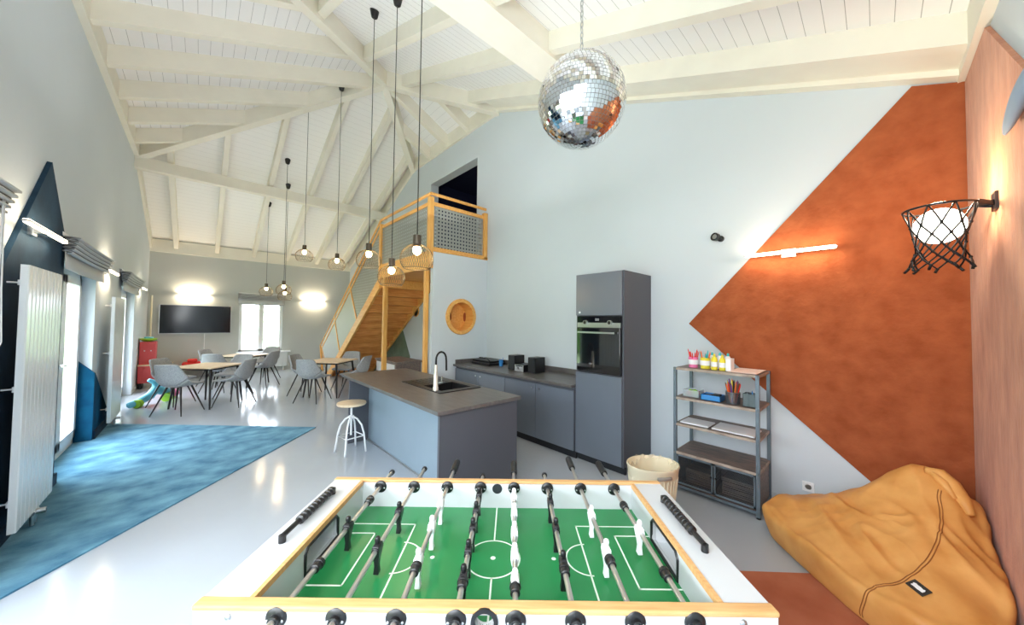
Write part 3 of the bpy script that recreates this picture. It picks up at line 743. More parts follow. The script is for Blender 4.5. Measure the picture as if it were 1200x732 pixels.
# tall cabinet and oven
t = thing('tall_cabinet', 'tall dark cabinet housing the built in oven', 'cabinet', (3.55,2.08,0))
b = MB().box(3.25,1.785,.08,XK-.005,1.805,2.14).box(3.25,2.365,.08,XK-.005,2.388,2.14).box(3.25,1.805,2.12,XK-.005,2.365,2.14).box(3.7,1.805,.08,XK-.005,2.365,2.12).box(3.25,1.805,1.0,3.7,2.365,1.02).box(3.25,1.805,1.66,3.7,2.365,1.68)
b.build('carcass', M['anth_side'], t)
d = MB().box(3.23,1.803,1.665,3.25,2.385,2.137).build('door', M['anth'], t, bevel=.002)
MB().cyl((3.23,2.33,1.70),(3.222,2.33,1.70),.012,n=14).build('lock', M['pvc'], d, smooth=40)
MB().box(3.23,1.803,.09,3.25,2.385,1.01).build('door', M['anth'], t, bevel=.002)
MB().box(3.29,1.79,0,3.31,2.385,.09).build('plinth', M['dark'], t)
t = thing('oven', 'black glass built in oven in the tall cabinet', 'oven', (3.25,2.09,1.03))
MB().box(3.24,1.81,1.025,3.68,2.36,1.655).build('body', M['dark'], t)
d = MB().box(3.215,1.815,1.03,3.24,2.358,1.525).build('door', M['oven_glass'], t, bevel=.003)
h = MB().bar((3.175,1.86,1.475),(3.175,2.32,1.475),.016,.018).box(3.175,1.9,1.468,3.215,1.915,1.482).box(3.175,2.265,1.468,3.215,2.28,1.482)
h.build('handle', M['steel'], d)
MB().box(3.222,1.815,1.585,3.24,2.358,1.65).build('control_glass', M['screen'], t)
MB().box(3.22,1.815,1.53,3.24,2.358,1.583).build('control_strip', M['steel'], t)
for y in (2.24,1.93):
    MB().cyl((3.22,y,1.585),(3.195,y,1.585),.027,.025,24).build('knob', M['steel'], t, smooth=40)
    MB().cyl((3.1955,y,1.585),(3.194,y,1.585),.019,n=20).build('knob_cap', M['blackp'], t, smooth=40)
dg = MB()
for y in (2.115, 2.09):
    for z in (1.608, 1.628): dg.box(3.2208,y-.016,z-.0015,3.2222,y,z+.0015)
    for yy in (y, y-.016): dg.box(3.2208,yy-.0015,1.608,3.2222,yy+.0015,1.628)
dg.build('clock_display', M['pvc'], t)
# things on the wall worktop
t = thing('stereo_unit', 'small silver stereo unit between its two speakers', 'stereo', (3.45,3.52,.86))
MB().box(3.42,3.43,.862,3.62,3.62,.965).build('casing', M['blackp'], t, bevel=.004)
MB().box(3.412,3.435,.866,3.42,3.615,.96).build('front', M['steel'], t)
MB().cyl((3.412,3.525,.915),(3.40,3.525,.915),.02,n=18).build('dial', M['chrome'], t, smooth=40)
MB().box(3.409,3.46,.938,3.413,3.59,.952).build('display', M['screen'], t)
for y0, lb in ((3.66,'black speaker on the far side of the small stereo'),(3.24,'black speaker on the oven side of the small stereo')):
    t = thing('speaker', lb, 'speaker', (3.6,y0+.07,.86))
    MB().box(3.46,y0,.862,3.66,y0+.15,1.08).build('casing', M['blackp'], t, bevel=.005)
    MB().box(3.453,y0+.008,.87,3.46,y0+.142,1.07).build('grille', M['black'], t)
t = thing('document_tray', 'black plastic tray with cables at the far end of the worktop', 'tray', (3.62,4.5,.86))
MB().box(3.45,4.25,.862,3.80,4.75,.90).build('base', M['blackp'], t, bevel=.01)
MB().box(3.50,4.30,.90,3.82,4.78,.93).build('upper_tray', M['black'], t, bevel=.008)
MB().tube([(3.5,4.3,.93),(3.55,4.45,.965),(3.6,4.55,.95),(3.55,4.65,.965),(3.68,4.72,.95)], .008, 6).build('cable', M['blackp'], t, smooth=180)
t = thing('cup', 'blue plastic cup beside the black tray on the worktop', 'cup', (3.6,4.14,.86))
MB().lathe([(.028,0),(.035,.1),(.032,.1),(.026,.004)], 20, (3.6,4.14,.862)).build('vessel', M['bluep'], t, smooth=40)
MB().cyl((3.61,4.14,.87),(3.63,4.12,1.0),.004).build('straw', M['bluep'], t)

# stool
sx, sy = 1.37, 4.31
t = thing('bar_stool', 'low round stool with pale wooden seat and white metal legs', 'stool', (sx,sy,0))
MB().lathe([(.0001,0),(.155,0),(.165,.012),(.162,.028),(.0001,.03)], 32, (sx,sy,.56)).build('seat', M['oak'], t, smooth=40)
MB().cyl((sx,sy,.2),(sx,sy,.56),.012).lathe([(.03,0),(.03,.03)],16,(sx,sy,.4)).build('spindle', M['pvc'], t, smooth=40)
for k in range(4):
    a = PI/4*1.2+PI/2*k; c, s = math.cos(a), math.sin(a)
    MB().tube([(sx+c*r, sy+s*r, z) for r, z in ((.02,.42),(.07,.39),(.12,.32),(.15,.22),(.165,.1),(.18,.0))], .011, 8).build('leg', M['pvc'], t, smooth=180)
MB().tube([(sx+.155*math.cos(PI/4*1.2+PI/2*k), sy+.155*math.sin(PI/4*1.2+PI/2*k), .19) for k in range(4)], .007, 6, True).build('foot_ring', M['pvc'], t, smooth=40)

# ---------------------------------------------------------------- dining tables and chairs
def make_table():
    t = thing('dining_table', 'x', 'table', (0,0,0), 0, 'square tables in the dining corner')
    MB().box(-.38,-.38,.70,.38,.38,.722).build('tabletop', M['oak'], t, local=True, bevel=.006)
    MB().holed([(-.30,-.30),(.30,-.30),(.30,.30),(-.30,.30)], [[(-.28,-.28),(.28,-.28),(.28,.28),(-.28,.28)]], 'z', .665, .70).build('underframe', M['black'], t, local=True)
    for a in (-1, 1):
        for b in (-1, 1):
            MB().tube([(a*.29,b*.29,.70),(a*.355,b*.355,0)], [.021,.013], 12).build('leg', M['black'], t, local=True, smooth=50)
    return t
T1 = (.14,8.35); T3 = (2.08,7.9); T2 = (.80,10.3)
tb = make_table(); tb.location = (*T1,0); tb.rotation_euler.z = .83; tb['label'] = 'square pale wooden table nearest the red toy kitchen'
dup(tb, (*T2,0), .83, 'square pale wooden table nearest the far window')
dup(tb, (*T3,0), .75, 'square pale wooden table in front of the stairs')

def make_chair():
    """faces local +y"""
    t = thing('dining_chair', 'x', 'chair', (0,0,0), 0, 'grey upholstered chairs round the tables')
    prof = [(.245,.455),(.22,.475),(.12,.47),(0,.455),(-.12,.45),(-.19,.475),(-.225,.54),(-.245,.62),(-.265,.72),(-.283,.80),(-.289,.825),(-.292,.838)]
    wid = [.20,.225,.235,.24,.245,.25,.245,.228,.205,.185,.176,.155]
    lift = [0,.0,.012,.04,.10,.13,.085,.035,.01,0,0,0]     # side wings rise from the seat
    fwd = [0,0,0,0,0,.04,.085,.09,.065,.045,.04,.035]
    nx = 13; vs = []
    for (y, z), w, l, f in zip(prof, wid, lift, fwd):
        for i in range(nx):
            s = -1+2*i/(nx-1); k = abs(s)**2.5
            vs.append((w*s*(1+.02*k), y+f*k, z+l*k-(.006*k if z > .81 else 0)))
    m = len(prof); fs = [(j*nx+i, j*nx+i+1, (j+1)*nx+i+1, (j+1)*nx+i) for j in range(m-1) for i in range(nx-1)]
    # split in seat (first rows) and backrest
    seat = MB().add(vs[:6*nx], [(j*nx+i, j*nx+i+1, (j+1)*nx+i+1, (j+1)*nx+i) for j in range(5) for i in range(nx-1)])
    so = seat.build('seat', M['grey_fab'], t, local=True, smooth=180, solid=.035)
    back = MB().add(vs[5*nx:], [(j*nx+i, j*nx+i+1, (j+1)*nx+i+1, (j+1)*nx+i) for j in range(m-6) for i in range(nx-1)])
    bo = back.build('backrest', M['grey_fab'], t, local=True, smooth=180, solid=.035)
    for o in (so, bo):
        md = o.modifiers.new('u', 'SUBSURF'); md.levels = 1; md.render_levels = 1
    for a in (-1, 1):
        for b in (-1, 1):
            MB().tube([(a*.10,b*.10,.452),(a*.235,b*.225-.01,0)], [.016,.008], 8).build('leg', M['black'], t, local=True, smooth=60)
    return t
ch0 = make_chair()
def face(az): return math.radians(az)-PI/2
def at(T, az, d, turn=0):
    """chair on the side of table T in direction az, facing the table"""
    a = math.radians(az); return (T[0]+d*math.cos(a), T[1]+d*math.sin(a), 0), face(az+180+turn)
spots = [
 (((-.22,7.9,0), face(52)), 'grey chair at the toy side table with its back to the camera, nearest the camera'),
 (((-.33,8.75,0), face(-38)), 'grey chair at the toy side table standing beside the blue toy walker'),
 (((.50,8.02,0), face(143)), 'grey chair seen side on at the right of the toy side table'),
 ((at(T1,50,.62)), 'grey chair behind the toy side table, facing the camera'),
 (((.33,9.72,0), face(60)), 'pale chair between the first table and the window table, back turned'),
 (((.30,10.75,0), face(-35)), 'grey chair partly hidden behind the pale chair below the television'),
 (((1.12,9.78,0), face(140)), 'grey chair on the window side facing left, just below the overlapping pendant lamps'),
 (((1.30,10.9,0), face(228)), 'grey chair right under the far window'),
 (((1.655,7.45,0), face(42)), 'grey chair at the stairs table with its back to the camera'),
 (((1.68,8.25,0), face(-42)), 'grey chair at the stairs table, hidden behind the one with its back turned'),
 ((at(T3,44,.60)), 'grey chair at the stairs table standing against the stair underside'),
 (((2.42,7.42,0), face(133)), 'grey chair at the stairs table half hidden by the kitchen island'),
]
for i, ((loc, rz), lab) in enumerate(spots):
    if i == 0: ch0.location = loc; ch0.rotation_euler.z = rz; ch0['label'] = lab
    else: dup(ch0, loc, rz, lab)

# ---------------------------------------------------------------- toys
t = thing('toy_kitchen', 'red wooden toy kitchen standing in the far left corner', 'toy kitchen', (-.75,11.3,0))
MB().box(-.98,11.05,.12,-.45,11.5,.50).build('base_cabinet', M['red'], t, bevel=.005)
MB().box(-.99,11.04,.50,-.44,11.51,.52).build('worktop', M['oak'], t)
MB().box(-.98,11.2,.52,-.72,11.5,1.03).build('tower', M['red'], t, bevel=.005)
MB().box(-.96,11.06,0,-.92,11.5,.12).box(-.51,11.06,0,-.47,11.5,.12).build('feet', M['dark'], t)
for x in (-.9,-.8): MB().ball((x,11.195,.83), .012, 8, 6).build('knob', M['pvc'], t)
MB().box(-.9,11.04,.2,-.53,11.05,.44).build('door', M['red'], t, bevel=.003)
t = tag(MB().lathe([(.05,0),(.13,.03),(.15,.07),(.14,.07),(.12,.035),(.0001,.01)], 24, (-.86,11.35,1.032)).build('bowl', M['green'], smooth=50), 'lime green bowl on top of the red toy kitchen', 'bowl')
tag(MB().box(-.92,11.28,1.105,-.78,11.42,1.14).build('toy_box', M['cyan'], bevel=.008), 'small turquoise toy lying in the lime green bowl', 'toy')

t = thing('toy_walker', 'blue toy walker with lime green wheels beside the nearest grey chair', 'toy', (-.55,9.15,0))
MB().tube([(-.86,8.75,.06),(-.76,8.85,.09),(-.63,9.0,.16),(-.56,9.1,.28),(-.58,9.1,.38),(-.66,9.05,.44)], [.05,.06,.07,.065,.045,.03], 12).build('body', M['cyan'], t, smooth=180)
MB().tube([(-.56,9.1,.24),(-.46,9.2,.20),(-.38,9.3,.14)], [.07,.08,.05], 12).build('rear_body', M['cyan'], t, smooth=180)
for c in ((-.76,8.79,.07),(-.42,9.15,.08),(-.36,9.42,.08)):
    w_ = MB().cyl((c[0]-.02,c[1]-.03,c[2]),(c[0]+.02,c[1]+.03,c[2]),c[2],n=20).build('wheel', M['green'], t, smooth=40)
MB().tube([(-.5,9.12,.33),(-.54,9.1,.42),(-.48,9.1,.48)], .022, 8).build('handle', M['pink'], t, smooth=180)
MB().ball((-.32,9.2,.14), .07, 14, 8).build('side_ball', M['pink'], t, smooth=180)
t = thing('low_bench', 'low pale bench along the far wall under the television', 'bench', (.1,12.4,0))
MB().box(-.5,12.15,.22,.7,12.6,.26).build('seat', M['oak'], t, bevel=.004)
for x in (-.45,.6): MB().box(x,12.2,0,x+.05,12.55,.22).build('leg', M['oak'], t)
t = thing('toy_car', 'red toy car on the low bench under the television', 'toy car', (-.05,12.35,.26))
MB().box(-.32,12.2,.30,.08,12.5,.42).build('body', M['redtoy'], t, bevel=.04)
MB().box(-.22,12.22,.42,-.02,12.48,.5).build('cabin', M['redtoy'], t, bevel=.03)
for x in (-.22,0.0): MB().cyl((x,12.18,.31),(x,12.52,.31),.05,n=16).build('wheel', M['blackp'], t, smooth=40)

# ---------------------------------------------------------------- shelf unit
t = thing('shelf_unit', 'grey metal shelf unit with wooden shelves and mesh doors', 'shelf', (3.6,1.0,0))
M['shelf_edge'] = mat('worn_board_edge', (178,164,150), .6, rgb2=(140,126,116), vscale=12)
M['shelf_metal'] = mat('grey_blue_metal', (104,116,126), .4, metal=.5)
X0, X1, Y0, Y1 = 3.37, 3.81, .655, 1.335; P = .026
for x in (X0, X1-P):
    for y in (Y0, Y1-P):
        MB().box(x,y,0.012,x+P,y+P,1.165).build('post', M['shelf_metal'], t)
        MB().cyl((x+P/2,y+P/2,0),(x+P/2,y+P/2,.015),.016).build('foot', M['blackp'], t)
for i, z in enumerate((1.165,.885,.635,.37,.06)):
    MB().box(X0+.004,Y0+P*.5,z-.018,X1-.004,Y1-P*.5,z-.001).build('shelf_board', M['oak_dark'], t)
    f = MB().box(X0-.001,Y0+P,z-.022,X0+.004,Y1-P,z).box(X0,Y0+.005,z-.025,X1,Y0+.012,z-.003).box(X0,Y1-.012,z-.025,X1,Y1-.005,z-.003)
    f.build('shelf_edge', M['shelf_edge'] if i < 4 else M['shelf_metal'], t)
MB().box(X1-.02,Y0+P,.06,X1-.014,Y1-P,.352).box(X0+.03,Y0+.013,.06,X1-.02,Y0+.02,.352).box(X0+.03,Y1-.02,.06,X1-.02,Y1-.013,.352).build('cabinet_box', M['oak_dark'], t)
M['mesh_yz'] = meshy('expanded_metal', (70,76,82), 1, 2, .011, .2)
for a, b in ((Y0+P+.004,.99),(.998,Y1-P-.004)):
    d = MB().box(X0,a,.075,X0+.012,b,.093).box(X0,a,.33,X0+.012,b,.346).box(X0,a,.075,X0+.012,a+.014,.346).box(X0,b-.014,.075,X0+.012,b,.346).build('mesh_door', M['shelf_metal'], t)
    MB().box(X0+.005,a+.014,.093,X0+.006,b-.014,.33).build('mesh', M['mesh_yz'], d)
    yk = .975 if b < .995 else 1.012
    MB().ball((X0-.008,yk,.22), .009, 10, 6).build('knob', M['black'], d)
# paper stacks inside and on the shelf
def paper(label, x0, y0, x1, y1, z, h, rz=0, m=None, n=6, gap=0):
    mb = MB(); cx, cy = (x0+x1)/2, (y0+y1)/2
    r = random.Random(int(abs(x0*100)+abs(y0*1000)))
    for i in range(n):
        o = .006*(r.random()-.5); p = .006*(r.random()-.5)
        mb.box(x0+o,y0+p,z+.001+h*i/n,x1+o,y1+p,z+.001+h*(i+.85)/n)
    return tag(mb.build('paper_stack', m or M['paper']), label, 'paper')
paper('stack of white paper on the third shelf, at its outer end', 3.42,1.05,3.62,1.29,.635,.012)
paper('wider spread of white paper on the third shelf, near the rust panel', 3.42,.70,3.68,1.02,.635,.01)
paper('pink paper sheets lying at the end of the top shelf', 3.42,.68,3.78,.89,1.165,.006, m=mat('pink_paper', (236,214,206), .8))
paper('stack of brownish paper behind the left mesh door', 3.5,1.03,3.72,1.27,.06,.13, m=M['oak_dark'], n=9)
paper('stack of brownish paper behind the right mesh door', 3.5,.70,3.72,.96,.06,.15, m=M['oak_dark'], n=9)
# top shelf
def cup(label, x, y, z, r, h, m, band=None):
    t = thing('pen_cup', label, 'cup', (x,y,z))
    MB().lathe([(r*.9,0),(r,h),(r*.93,h),(r*.83,.004),(.0001,.004)], 24, (x,y,z+.001)).build('vessel', m, t, smooth=40)
    if band: MB().lathe([(r*.93,h*.3),(r*1.02,h*.3),(r*1.04,h*.75),(r*.95,h*.75)], 24, (x,y,z+.001)).build('print_band', band, t, smooth=40)
cup('pink and white printed cup full of red pencils on the top shelf', 3.50,1.20,1.165,.042,.10, M['pink'], M['paper'])
cup('white and yellow printed cup of felt pens on the top shelf', 3.50,1.095,1.165,.042,.10, M['yellow'], M['paper'])
PC = {'red': M['redtoy'], 'green': M['green'], 'blue': M['bluep'], 'orange': mat('orange_pencil', (236,118,40), .5), 'brown': mat('brown_pencil', (110,70,50), .5), 'purple': mat('purple_pencil', (110,60,140), .5), 'yellow': M['yellow'], 'black': M['blackp'], 'teal': M['teal']}
def pencils(cx, cy, z, r, h, cols, group, lab, n, rad=.0045):
    rn = random.Random(int(cy*1000))
    for i in range(n):
        a = 2*PI*i/n+rn.random(); q = r*math.sqrt(rn.random())*.8; lean = .022
        p = Vector((cx+q*math.cos(a)*.5, cy+q*math.sin(a)*.5, z+.006)); e = Vector((cx+(q+lean)*math.cos(a), cy+(q+lean)*math.sin(a), z+h*(.88+.22*rn.random())))
        col = cols[i % len(cols)]
        o = MB().tube([p, p+(e-p)*.9, e], [rad, rad, .001], 6).build('pencil', PC[col]); tag(o, lab % col, 'pencil', group)
pencils(3.50,1.20,1.165,.04,.165,['red'],'red pencils in the pink cup','%s pencil standing in the pink cup on the top shelf',11)
pencils(3.50,1.095,1.165,.04,.155,['orange','teal'],'felt pens in the yellow cup','%s felt pen standing in the yellow printed cup',6,.006)
def bottle(label, x, y, z, r, h, m, cap):
    t = thing('glue_bottle', label, 'bottle', (x,y,z))
    MB().lathe([(r*.95,0),(r,.01),(r,h*.65),(r*.6,h*.8),(r*.35,h*.82)], 20, (x,y,z+.001)).build('body', m, t, smooth=40)
    MB().lathe([(r*.4,h*.8),(r*.4,h*.95),(.004,h)], 16, (x,y,z+.001)).build('cap', cap, t, smooth=40)
    MB().lathe([(r*1.01,h*.2),(r*1.02,h*.2),(r*1.02,h*.5),(r*1.01,h*.5)], 20, (x,y,z+.001)).build('sticker', M['paper'], t, smooth=40)
bottle('yellow bottle on the top shelf, next to the printed cup of felt pens', 3.47,1.01,1.165,.026,.145, M['yellow'], M['yellow'])
bottle('yellow bottle on the top shelf, next to the white carton', 3.47,.945,1.165,.026,.14, M['yellow'], M['yellow'])
for i, y in enumerate((1.06,.995,.93)):
    bottle(['white bottle with turquoise cap behind the felt pen cup','white bottle with turquoise cap behind the two yellow bottles','white bottle with turquoise cap behind the white carton'][i], 3.58,y,1.165,.025,.15, M['paper'], M['teal'])
tag(MB().box(3.45,.875,1.166,3.56,.915,1.275).build('carton', M['paper'], bevel=.002), 'small white carton on the top shelf beside the yellow bottles', 'carton')
# second shelf
t = thing('storage_box', 'clear plastic box of green and yellow bits on the second shelf', 'box', (3.52,1.2,.885))
b = MB().box(3.46,1.14,.886,3.60,1.28,.889)
b.box(3.46,1.14,.886,3.463,1.28,.95).box(3.597,1.14,.886,3.60,1.28,.95).box(3.46,1.14,.886,3.60,1.143,.95).box(3.46,1.277,.886,3.60,1.28,.95)
b.build('tub', M['frost'], t)
MB().ball((3.51,1.19,.925),.03,12,8).ball((3.54,1.24,.92),.026,12,8).build('contents', M['green'], t, smooth=180)
MB().ball((3.50,1.235,.915),.024,12,8).ball((3.55,1.18,.915),.022,12,8).build('contents', M['redtoy'], t, smooth=180)
t = thing('storage_tray', 'open blue plastic tray on the second shelf', 'tray', (3.5,1.03,.885))
b = MB().box(3.42,.95,.886,3.56,1.11,.89).box(3.42,.95,.886,3.424,1.11,.935).box(3.556,.95,.886,3.56,1.11,.935).box(3.42,.95,.886,3.56,.954,.935).box(3.42,1.106,.886,3.56,1.11,.935)
b.build('tub', M['bluep'], t)
MB().box(3.44,.97,.89,3.54,1.03,.94).box(3.45,1.04,.89,3.53,1.09,.93).build('contents', M['black'], t, bevel=.004)
M['mesh_cup'] = meshy('fine_wire_mesh', (110,112,116), 0, 2, .006, .45)
t = thing('pencil_pot', 'round wire mesh pot crammed with coloured pencils', 'pot', (3.47,.865,.885))
MB().lathe([(.052,0),(.056,.10)], 24, (3.47,.865,.887)).build('mesh_wall', M['mesh_cup'], t, smooth=40)
MB().tube([(3.47+.056*math.cos(2*PI*k/24),.865+.056*math.sin(2*PI*k/24),.987) for k in range(24)], .002, 5, True).build('rim', M['steel'], t)
pencils(3.47,.865,.885,.052,.195,['orange','brown','red','purple','brown','yellow','black','brown'],'coloured pencils in the wire pot','%s pencil in the round wire pot on the second shelf',26,.0055)
t = thing('desk_organiser', 'square grey mesh organiser on the second shelf', 'organiser', (3.47,.735,.885))
b = MB().box(3.42,.69,.886,3.52,.78,.89).box(3.42,.69,.886,3.423,.78,.995).box(3.517,.69,.886,3.52,.78,.995).box(3.42,.69,.886,3.52,.693,.995).box(3.42,.777,.886,3.52,.78,.995).box(3.42,.735,.886,3.52,.738,.995)
b.build('box', mat('grey_mesh', (92,104,108), .5, metal=.3), t)
pencils(3.47,.715,.885,.02,.125,['blue','black'],'pens in the square organiser','%s pen standing in the square mesh organiser',4)

# ---------------------------------------------------------------- laundry basket
bx, by = 2.74, 1.25
t = thing('laundry_basket', 'cream plastic basket with a clear liner beside the tall cabinet', 'basket', (bx,by,0))
prof = [(.0001,.004),(.13,.004),(.14,.02),(.194,.43),(.20,.445),(.206,.445),(.209,.435),(.203,.425),(.16,.02),(.15,0),(.0001,0)]
def el(prof, n=40, ex=1.0, ey=.82, rot=-.6):
    vs = []; 
    for r, z in prof:
        for k in range(n):
            a = 2*PI*k/n; x = r*math.cos(a)*ex; y = r*math.sin(a)*ey
            wob = 1+.012*math.cos(2*a)
            vs.append((bx+(x*math.cos(rot)-y*math.sin(rot))*wob, by+(x*math.sin(rot)+y*math.cos(rot))*wob, z))
    return vs, [(i*n+k, i*n+(k+1) % n, (i+1)*n+(k+1) % n, (i+1)*n+k) for i in range(len(prof)-1) for k in range(n)]
MB().add(*el(prof)).build('tub', M['cream'], t, smooth=50)
rb = MB()
for k in range(36):
    a = 2*PI*k/36
    pts = []
    for r, z in ((.158,.04),(.196,.36)):
        x = r*math.cos(a); y = r*math.sin(a)*.82; rot = -.6
        pts.append((bx+x*math.cos(rot)-y*math.sin(rot), by+x*math.sin(rot)+y*math.cos(rot), z))
    rb.tube(pts, .0045, 5)
rb.build('weave_ribs', M['cream'], t, smooth=180)
for a in (0.0, PI):
    g = MB(); pts = []
    for q in range(7):
        aa = a+PI/2-.28+.56*q/6; r = .205; x = r*math.cos(aa); y = r*math.sin(aa)*.82; rot = -.6
        pts.append((bx+(x*math.cos(rot)-y*math.sin(rot))*1.0, by+(x*math.sin(rot)+y*math.cos(rot))*1.0, .39))
    g.tube(pts, .013, 8).build('grip_slot', mat('grip_grey', (150,146,140), .6), t, smooth=180)
rn = random.Random(4); vs, fs = el([(.2,.447),(.18,.40),(.16,.30),(.13,.2),(.05,.17),(.001,.16)], 40)
vs = [(x+rn.uniform(-.008,.008), y+rn.uniform(-.008,.008), z+rn.uniform(-.015,.015)) for x, y, z in vs]
MB().add(vs, fs).build('liner', M['sheer'], t, smooth=180)

# ---------------------------------------------------------------- bean bag
t = thing('bean_bag', 'large tan suede bean bag slumped in the rust corner', 'bean bag', (3.15,.02,0))
def bag_outline():
    return [(3.30,.60),(3.16,.585),(2.98,.44),(2.80,.27),(2.62,.09),(2.50,-.10),(2.50,-.26),(2.62,-.38),(2.82,-.42),(3.10,-.425),(3.40,-.425),(3.62,-.40),(3.74,-.30),(3.76,-.12),(3.72,.08),(3.62,.28),(3.50,.46)]
def catmull(P, n):
    out = []; m = len(P)
    for i in range(m):
        p0, p1, p2, p3 = (Vector(P[(i+k-1) % m]) for k in range(4))
        for q in range(n):
            u = q/n; out.append(.5*((2*p1)+(-p0+p2)*u+(2*p0-5*p1+4*p2-p3)*u*u+(-p0+3*p1-3*p2+p3)*u**3))
    return out
ol = catmull(bag_outline(), 14); no = len(ol)
cen = Vector((3.12,.03))
from mathutils import noise
CP = [(3.2,.58,.25),(3.08,.50,.23),(3.35,.40,.30),(3.42,.17,.39),(3.47,.08,.46),(3.5,-.02,.57),(3.47,-.13,.72),(3.42,-.24,.70),(3.32,-.35,.60),(3.15,-.40,.44),
      (3.62,.10,.34),(3.68,-.15,.56),(3.62,-.33,.60),(3.1,.42,.25),(3.2,.2,.34),(3.12,.06,.35),(3.0,.2,.30),(2.85,.2,.25),(2.95,0,.33),(3.15,-.12,.44),(3.0,-.2,.42),
      (2.7,.02,.25),(2.75,-.2,.33),(2.6,-.15,.27),(2.7,-.35,.30),(2.95,-.38,.40),(3.27,-.02,.46),(3.3,-.2,.60),(2.98,.40,.22),(3.5,.25,.30)]
def topz_at(p):
    sw = sz = 0
    for x, y, z in CP:
        w_ = math.exp(-((p.x-x)**2+(p.y-y)**2)/.016)+1e-9/((p.x-x)**2+(p.y-y)**2+1e-3); sw += w_; sz += w_*z
    return sz/sw
def wr(p):
    """folds running across the slump, finer creases between them"""
    q = Vector((p.x*2.6+p.y*1.6, p.y*5.5-p.x*3.0, p.z*2.5))
    w1 = noise.noise(q*1.2)
    w2 = 1-abs(noise.noise(Vector((q.x*.9, q.y*1.7, q.z))+Vector((5,2,1))))*3.2
    q3 = Vector((p.x*7+p.y*2, p.y*4+p.x*5, p.z*7)); w3 = 1-abs(noise.noise(q3))*3.5
    mid = math.exp(-((p.x-3.2)**2+(p.y+.02)**2)/.09)
    return w1*.014+max(-.5, w2)*(.006+.018*mid)+max(-.4, w3)*(.001+.008*mid)
vs = []; nr_ = 60
for j in range(nr_+1):
    u = j/nr_
    for k in range(no):
        o = ol[k]
        if u < .66:
            s = u/.66; r = s*.92
            p = cen+(o-cen)*r; z = topz_at(p)*(1-.16*max(0, (s-.45)/.55)**2.5)
        else:
            s = (u-.66)/.34; pe = cen+(o-cen)*.92; h = topz_at(pe)*.84
            a = PI/2*s
            p = cen+(o-cen)*(.92+.085*math.sin(PI*min(1, s**.8))*1.0+.03*s*0); z = h*(1-s**1.9)
        v = Vector((p.x, p.y, z)); w_ = wr(v)*(0 if z < .01 else min(1, z/.15))
        nrm = Vector(((o-cen).x*u*.9, (o-cen).y*u*.9, .8*(1-u)+.15)).normalized()
        v += nrm*w_
        v.y = max(v.y, YN+.025); v.x = min(v.x, XK-.03); v.z = max(v.z, .012)
        vs.append(v)
fs = [(j*no+k, j*no+(k+1) % no, (j+1)*no+(k+1) % no, (j+1)*no+k) for j in range(nr_) for k in range(no)]
fs.append(tuple(nr_*no+k for k in range(no)))
bo = MB().add(vs, fs).build('cushion_body', M['leather'], t, smooth=180)
bean_bag = t
from mathutils.bvhtree import BVHTree
bvh = BVHTree.FromPolygons(vs, fs)
def on_bag(p, lift=.002):
    l, n, i, d = bvh.find_nearest(Vector(p)); n = n if n.dot(l-Vector((3.12,.03,.1))) > 0 else -n
    return l+n*lift, n
def seam_line(P, side, name):
    P = [Vector(p) for p in P]; pts = []
    for i in range(len(P)-1):
        p0 = P[max(i-1, 0)]; p3 = P[min(i+2, len(P)-1)]
        for q in range(6):
            u = q/6; pts.append(.5*((2*P[i])+(-p0+P[i+1])*u+(2*p0-5*P[i]+4*P[i+1]-p3)*u*u+(-p0+3*P[i]-3*P[i+1]+p3)*u**3))
    pts.append(P[-1]); out = []
    for i, p in enumerate(pts):
        d = (pts[min(i+1, len(pts)-1)]-pts[max(i-1, 0)]).normalized(); l, n = on_bag(p); out.append(on_bag(l+d.cross(n)*side, .0015)[0])
    MB().tube(out, .0022, 6).build(name, M['seam'], bean_bag, smooth=180)
S1 = [(3.30,-.25,.60),(3.254,-.242,.567),(3.189,-.245,.508),(3.085,-.234,.447),(2.959,-.208,.405),(2.858,-.174,.356),(2.78,-.13,.31),(2.716,-.084,.272),(2.652,-.03,.249),(2.63,.019,.223)]
S2 = [(2.63,.019,.223),(2.598,.044,.203),(2.596,.06,.144),(2.628,.074,.06),(2.63,.075,.03)]
for sd in (-.006, .006):
    seam_line(S1, sd, 'seam'); seam_line(S2, sd, 'seam')
tq = [Vector(p) for p in ((2.703,-.092,.27),(2.736,-.139,.302),(2.655,-.158,.27),(2.619,-.127,.255))]
tc = sum(tq, Vector())/4; tn = on_bag(tc)[1]; tx = ((tq[1]+tq[2]-tq[0]-tq[3])/2); tx = (tx-tn*tx.dot(tn)).normalized(); ty = tn.cross(tx)
tc = on_bag(tc, .004)[0]
def flat(poly, lift, th, name, m, par):
    vs_ = [tc+tx*x+ty*y+tn*lift for x, y in poly]+[tc+tx*x+ty*y+tn*(lift+th) for x, y in poly]; n_ = len(poly)
    return MB().add(vs_, [tuple(range(n_)), tuple(range(2*n_-1, n_-1, -1))]+[(i, (i+1) % n_, n_+(i+1) % n_, n_+i) for i in range(n_)]).build(name, m, par)
lb = flat([(-.026,-.038),(.026,-.038),(.026,.038),(-.026,.038)], 0, .003, 'sewn_label', M['blackp'], bean_bag)
blob = [(x_*.85, y_*.85) for x_, y_ in [(-.012,-.030),(.004,-.031),(.012,-.026),(.008,-.018),(.011,-.004),(.010,.012),(.013,.020),(.008,.030),(.002,.031),(.0,.026),(-.008,.030),(-.013,.028),(-.012,.014),(-.014,-.004),(-.012,-.018)]]
flat(blob, .003, .001, 'animal_emblem', M['paper'], lb)
lp = [(3.40,-.20,.68),(3.40,-.27,.69),(3.36,-.33,.655),(3.30,-.37,.60),(3.24,-.375,.53)]
